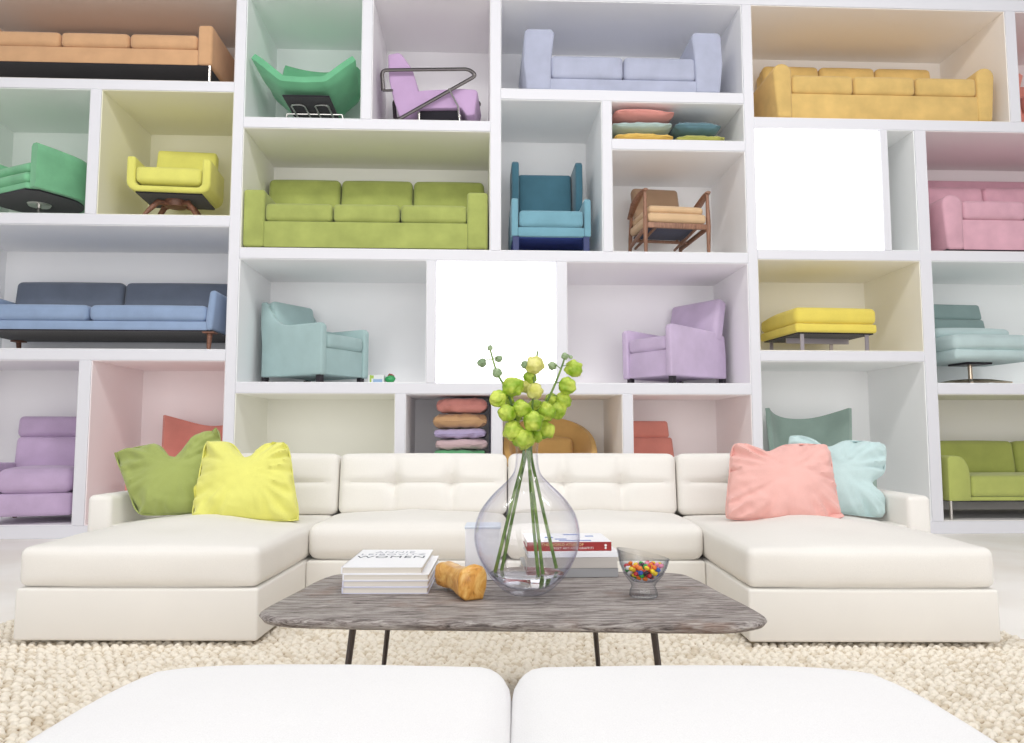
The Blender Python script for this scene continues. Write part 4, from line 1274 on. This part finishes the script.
stem_thing('balloon plant stem with a dense cluster of lime pods low on the left',
    [W2(496, 571, .03), W2(513, 500, .01), W2(524, 452, -.005), W2(516, 425, -.02), W2(508, 395, -.02), W2(497, 374, -.01), W2(490, 350, 0)],
    [(W2(512, 388, -.03), .024, 'g'), (W2(498, 400, -.035), .0205, 'g'), (W2(506, 414, -.05), .021, 'g'), (W2(512, 431, -.05), .0235, 'g'), (W2(508, 402, .02), .017, 'g'), (W2(497, 374, -.005), .012, 'b'), (W2(482, 364, .0), .0105, 'b'), (W2(490, 349, .0), .0065, 'b'), (W2(499, 360, .01), .0085, 'b')])
stem_thing('tall middle balloon plant stem with pale yellow pods near its tip',
    [W2(539, 585, -.01), W2(533, 520, 0), W2(529, 455, .0), W2(532, 420, .0), W2(534, 385, .0), W2(538, 352, .0)],
    [(W2(535, 392, -.028), .020, 'y'), (W2(535, 366, -.015), .0215, 'y'), (W2(525, 388, .02), .0165, 'y'), (W2(531, 379, .015), .016, 'g'), (W2(526, 366, .01), .010, 'b')])
stem_thing('balloon plant stem arching right with pods spaced up to its tip',
    [W2(557, 567, .05), W2(540, 495, .025), W2(531, 450, .0), W2(540, 418, .01), W2(553, 392, .02), W2(562, 370, .02), W2(567, 355, .02)],
    [(W2(546, 413, -.02), .0235, 'g'), (W2(558, 412, .025), .0215, 'g'), (W2(564, 402, .03), .0195, 'g'), (W2(568, 387, .01), .0205, 'g'), (W2(575, 370, .03), .021, 'g'), (W2(566, 357, .02), .0085, 'b'), (W2(572, 358, .025), .005, 'b'), (W2(554, 367, .05), .011, 'b')])
stem_thing('short balloon plant stem with pods nodding over the vase mouth',
    [W2(543, 577, .0), W2(534, 500, -.01), W2(527, 450, -.015), W2(527, 432, -.03), W2(529, 415, -.03)],
    [(W2(523, 440, -.055), .025, 'g'), (W2(536, 436, -.01), .019, 'g'), (W2(532, 422, -.065), .024, 'g'), (W2(521, 410, -.05), .021, 'g')])
stem_thing('slender back balloon plant stem leaning left behind the others',
    [W2(503, 569, .05), W2(516, 505, .03), W2(528, 452, .012), W2(540, 435, .02), W2(548, 420, .04), W2(552, 402, .05)],
    [(W2(545, 431, -.005), .0225, 'g'), (W2(553, 402, .05), .018, 'g'), (W2(516, 418, .045), .019, 'g'), (W2(537, 408, .045), .018, 'g')])

# ------------------------------------------------------------------ bowl of sweets
BX, BY = .467, 2.165
t = thing('glass_bowl', 'small clear footed glass bowl of coloured sweets with a slanted rim', 'bowl', (BX, BY, ztab), 0)
GL2 = clear_glass('clear bowl glass', (.985, .988, .992), (.24, .28, .36), power=1.5)
bo = [(.0, .0), (.037, .0), (.040, .004), (.038, .018), (.033, .028), (.036, .037), (.055, .061), (.066, .085), (.0735, .116), (.0745, .118)]
bi = [(.0725, .118), (.0710, .115), (.0635, .085), (.052, .062), (.031, .043), (.0, .037)]
def slant(p):
    if p.z > .03:
        k = (p.z - .03) / .088
        p = Vector((p.x, p.y, p.z - .20 * p.x * k * k))
    return p
obj('glass_body', lathe(nb(), bo + bi, 48, fn=slant), GL2, t, smooth=60)
cols = [('red', (206, 26, 40)), ('yellow', (250, 214, 26)), ('green', (34, 170, 66)), ('orange', (244, 124, 22)), ('dark purple', (52, 26, 44)), ('blue', (40, 96, 190)), ('white', (244, 240, 240)), ('pink', (244, 150, 178))]
cm = {n: plain('sugar shell ' + n, c, .25, 0, .3) for n, c in cols}
sweet_me = {}
for n_, _ in cols:
    bm = nb(); bmesh.ops.create_icosphere(bm, subdivisions=2, radius=.0078)
    for v in bm.verts: v.co.z *= .74
    me = bpy.data.meshes.new('sweet'); bm.to_mesh(me); bm.free(); me.shade_smooth(); me.materials.append(cm[n_]); sweet_me[n_] = me
placed = []
rs = random.Random(5)
def r_in(z):
    pts = [(.0, .037), (.031, .043), (.052, .062), (.0635, .085), (.071, .115)]
    for (r0, z0), (r1, z1) in zip(pts, pts[1:]):
        if z <= z1: return r0 + (r1 - r0) * (z - z0) / (z1 - z0)
    return .068
zz = .052
while zz < .088:
    for _ in range(500):
        rm = max(0, r_in(zz - .006) - .0080)
        a = rs.random() * 2 * PI; q = math.sqrt(rs.random()) * rm
        p = Vector((q * math.cos(a), q * math.sin(a), zz + rs.random() * .002))
        if all((p - o_).length > .0146 for o_ in placed): placed.append(p)
    zz += .0046
for p in placed:
    n_ = rs.choices([c[0] for c in cols], [5, 5, 4, 5, 4, 2, 3, 2])[0]
    o = bpy.data.objects.new('sweet', sweet_me[n_]); COL.objects.link(o)
    o.location = (BX + p.x, BY + p.y, ztab + p.z)
    o.rotation_euler = (rs.uniform(-.7, .7), rs.uniform(-.7, .7), 0)
    tag(o, 'small %s sugar shelled sweet in the glass bowl' % n_, 'sweet', '%s sweets in the glass bowl' % n_)

# ------------------------------------------------------------------ light
w = bpy.data.worlds.new('room ambience'); SC.world = w
w.use_nodes = True
bg = w.node_tree.nodes['Background']
bg.inputs['Color'].default_value = (0.97, 0.97, 1.0, 1); bg.inputs['Strength'].default_value = 0.35
def area(name, loc, tgt, sx, sy, power, col=(1, .985, .96)):
    l = bpy.data.lights.new(name, 'AREA'); l.shape = 'RECTANGLE'; l.size = sx; l.size_y = sy; l.energy = power; l.color = col
    o = bpy.data.objects.new(name, l); COL.objects.link(o)
    o.location = loc
    d = Vector(tgt) - Vector(loc)
    o.rotation_euler = d.to_track_quat('-Z', 'Y').to_euler()
    return o
for x in (-3.4, .2, 3.8):
    area('ceiling_track_light', (x, 2.2, 6.3), (x, 6.6, 1.9), 1.6, .5, 58)
area('ceiling_lamp', (.2, 1.5, 5.6), (.2, 1.6, 0), 9.0, 3.4, 178)
area('front_fill_light', (.3, -4.2, 2.4), (.3, 6.0, 2.4), 13, 4.4, 470, (1, .99, .985))  # added broad fill from behind the camera, brightens the cubby interiors

# ------------------------------------------------------------------ camera
cam = bpy.data.cameras.new('camera'); co = bpy.data.objects.new('camera', cam); COL.objects.link(co)
cam.sensor_width = 36.0; cam.lens = 760.0 / 1024 * 36; cam.clip_start = .02
pitch = math.atan(64.5 / 760); yaw = math.atan(34 * math.cos(pitch) / 760)
co.location = (0, 0, .85); co.rotation_euler = (PI / 2 + pitch, 0, -yaw)
SC.camera = co
vs = SC.view_settings
SC.display_settings.display_device = 'sRGB'
vs.view_transform = 'Standard'; vs.look = 'None'; vs.gamma = 1.0; vs.use_curve_mapping = False
vs.exposure = -0.12
SC.cycles.use_denoising = True
SC.cycles.transparent_max_bounces = 24
SC.cycles.max_bounces = 10
SC.cycles.diffuse_bounces = 5
SC.cycles.sample_clamp_indirect = 6
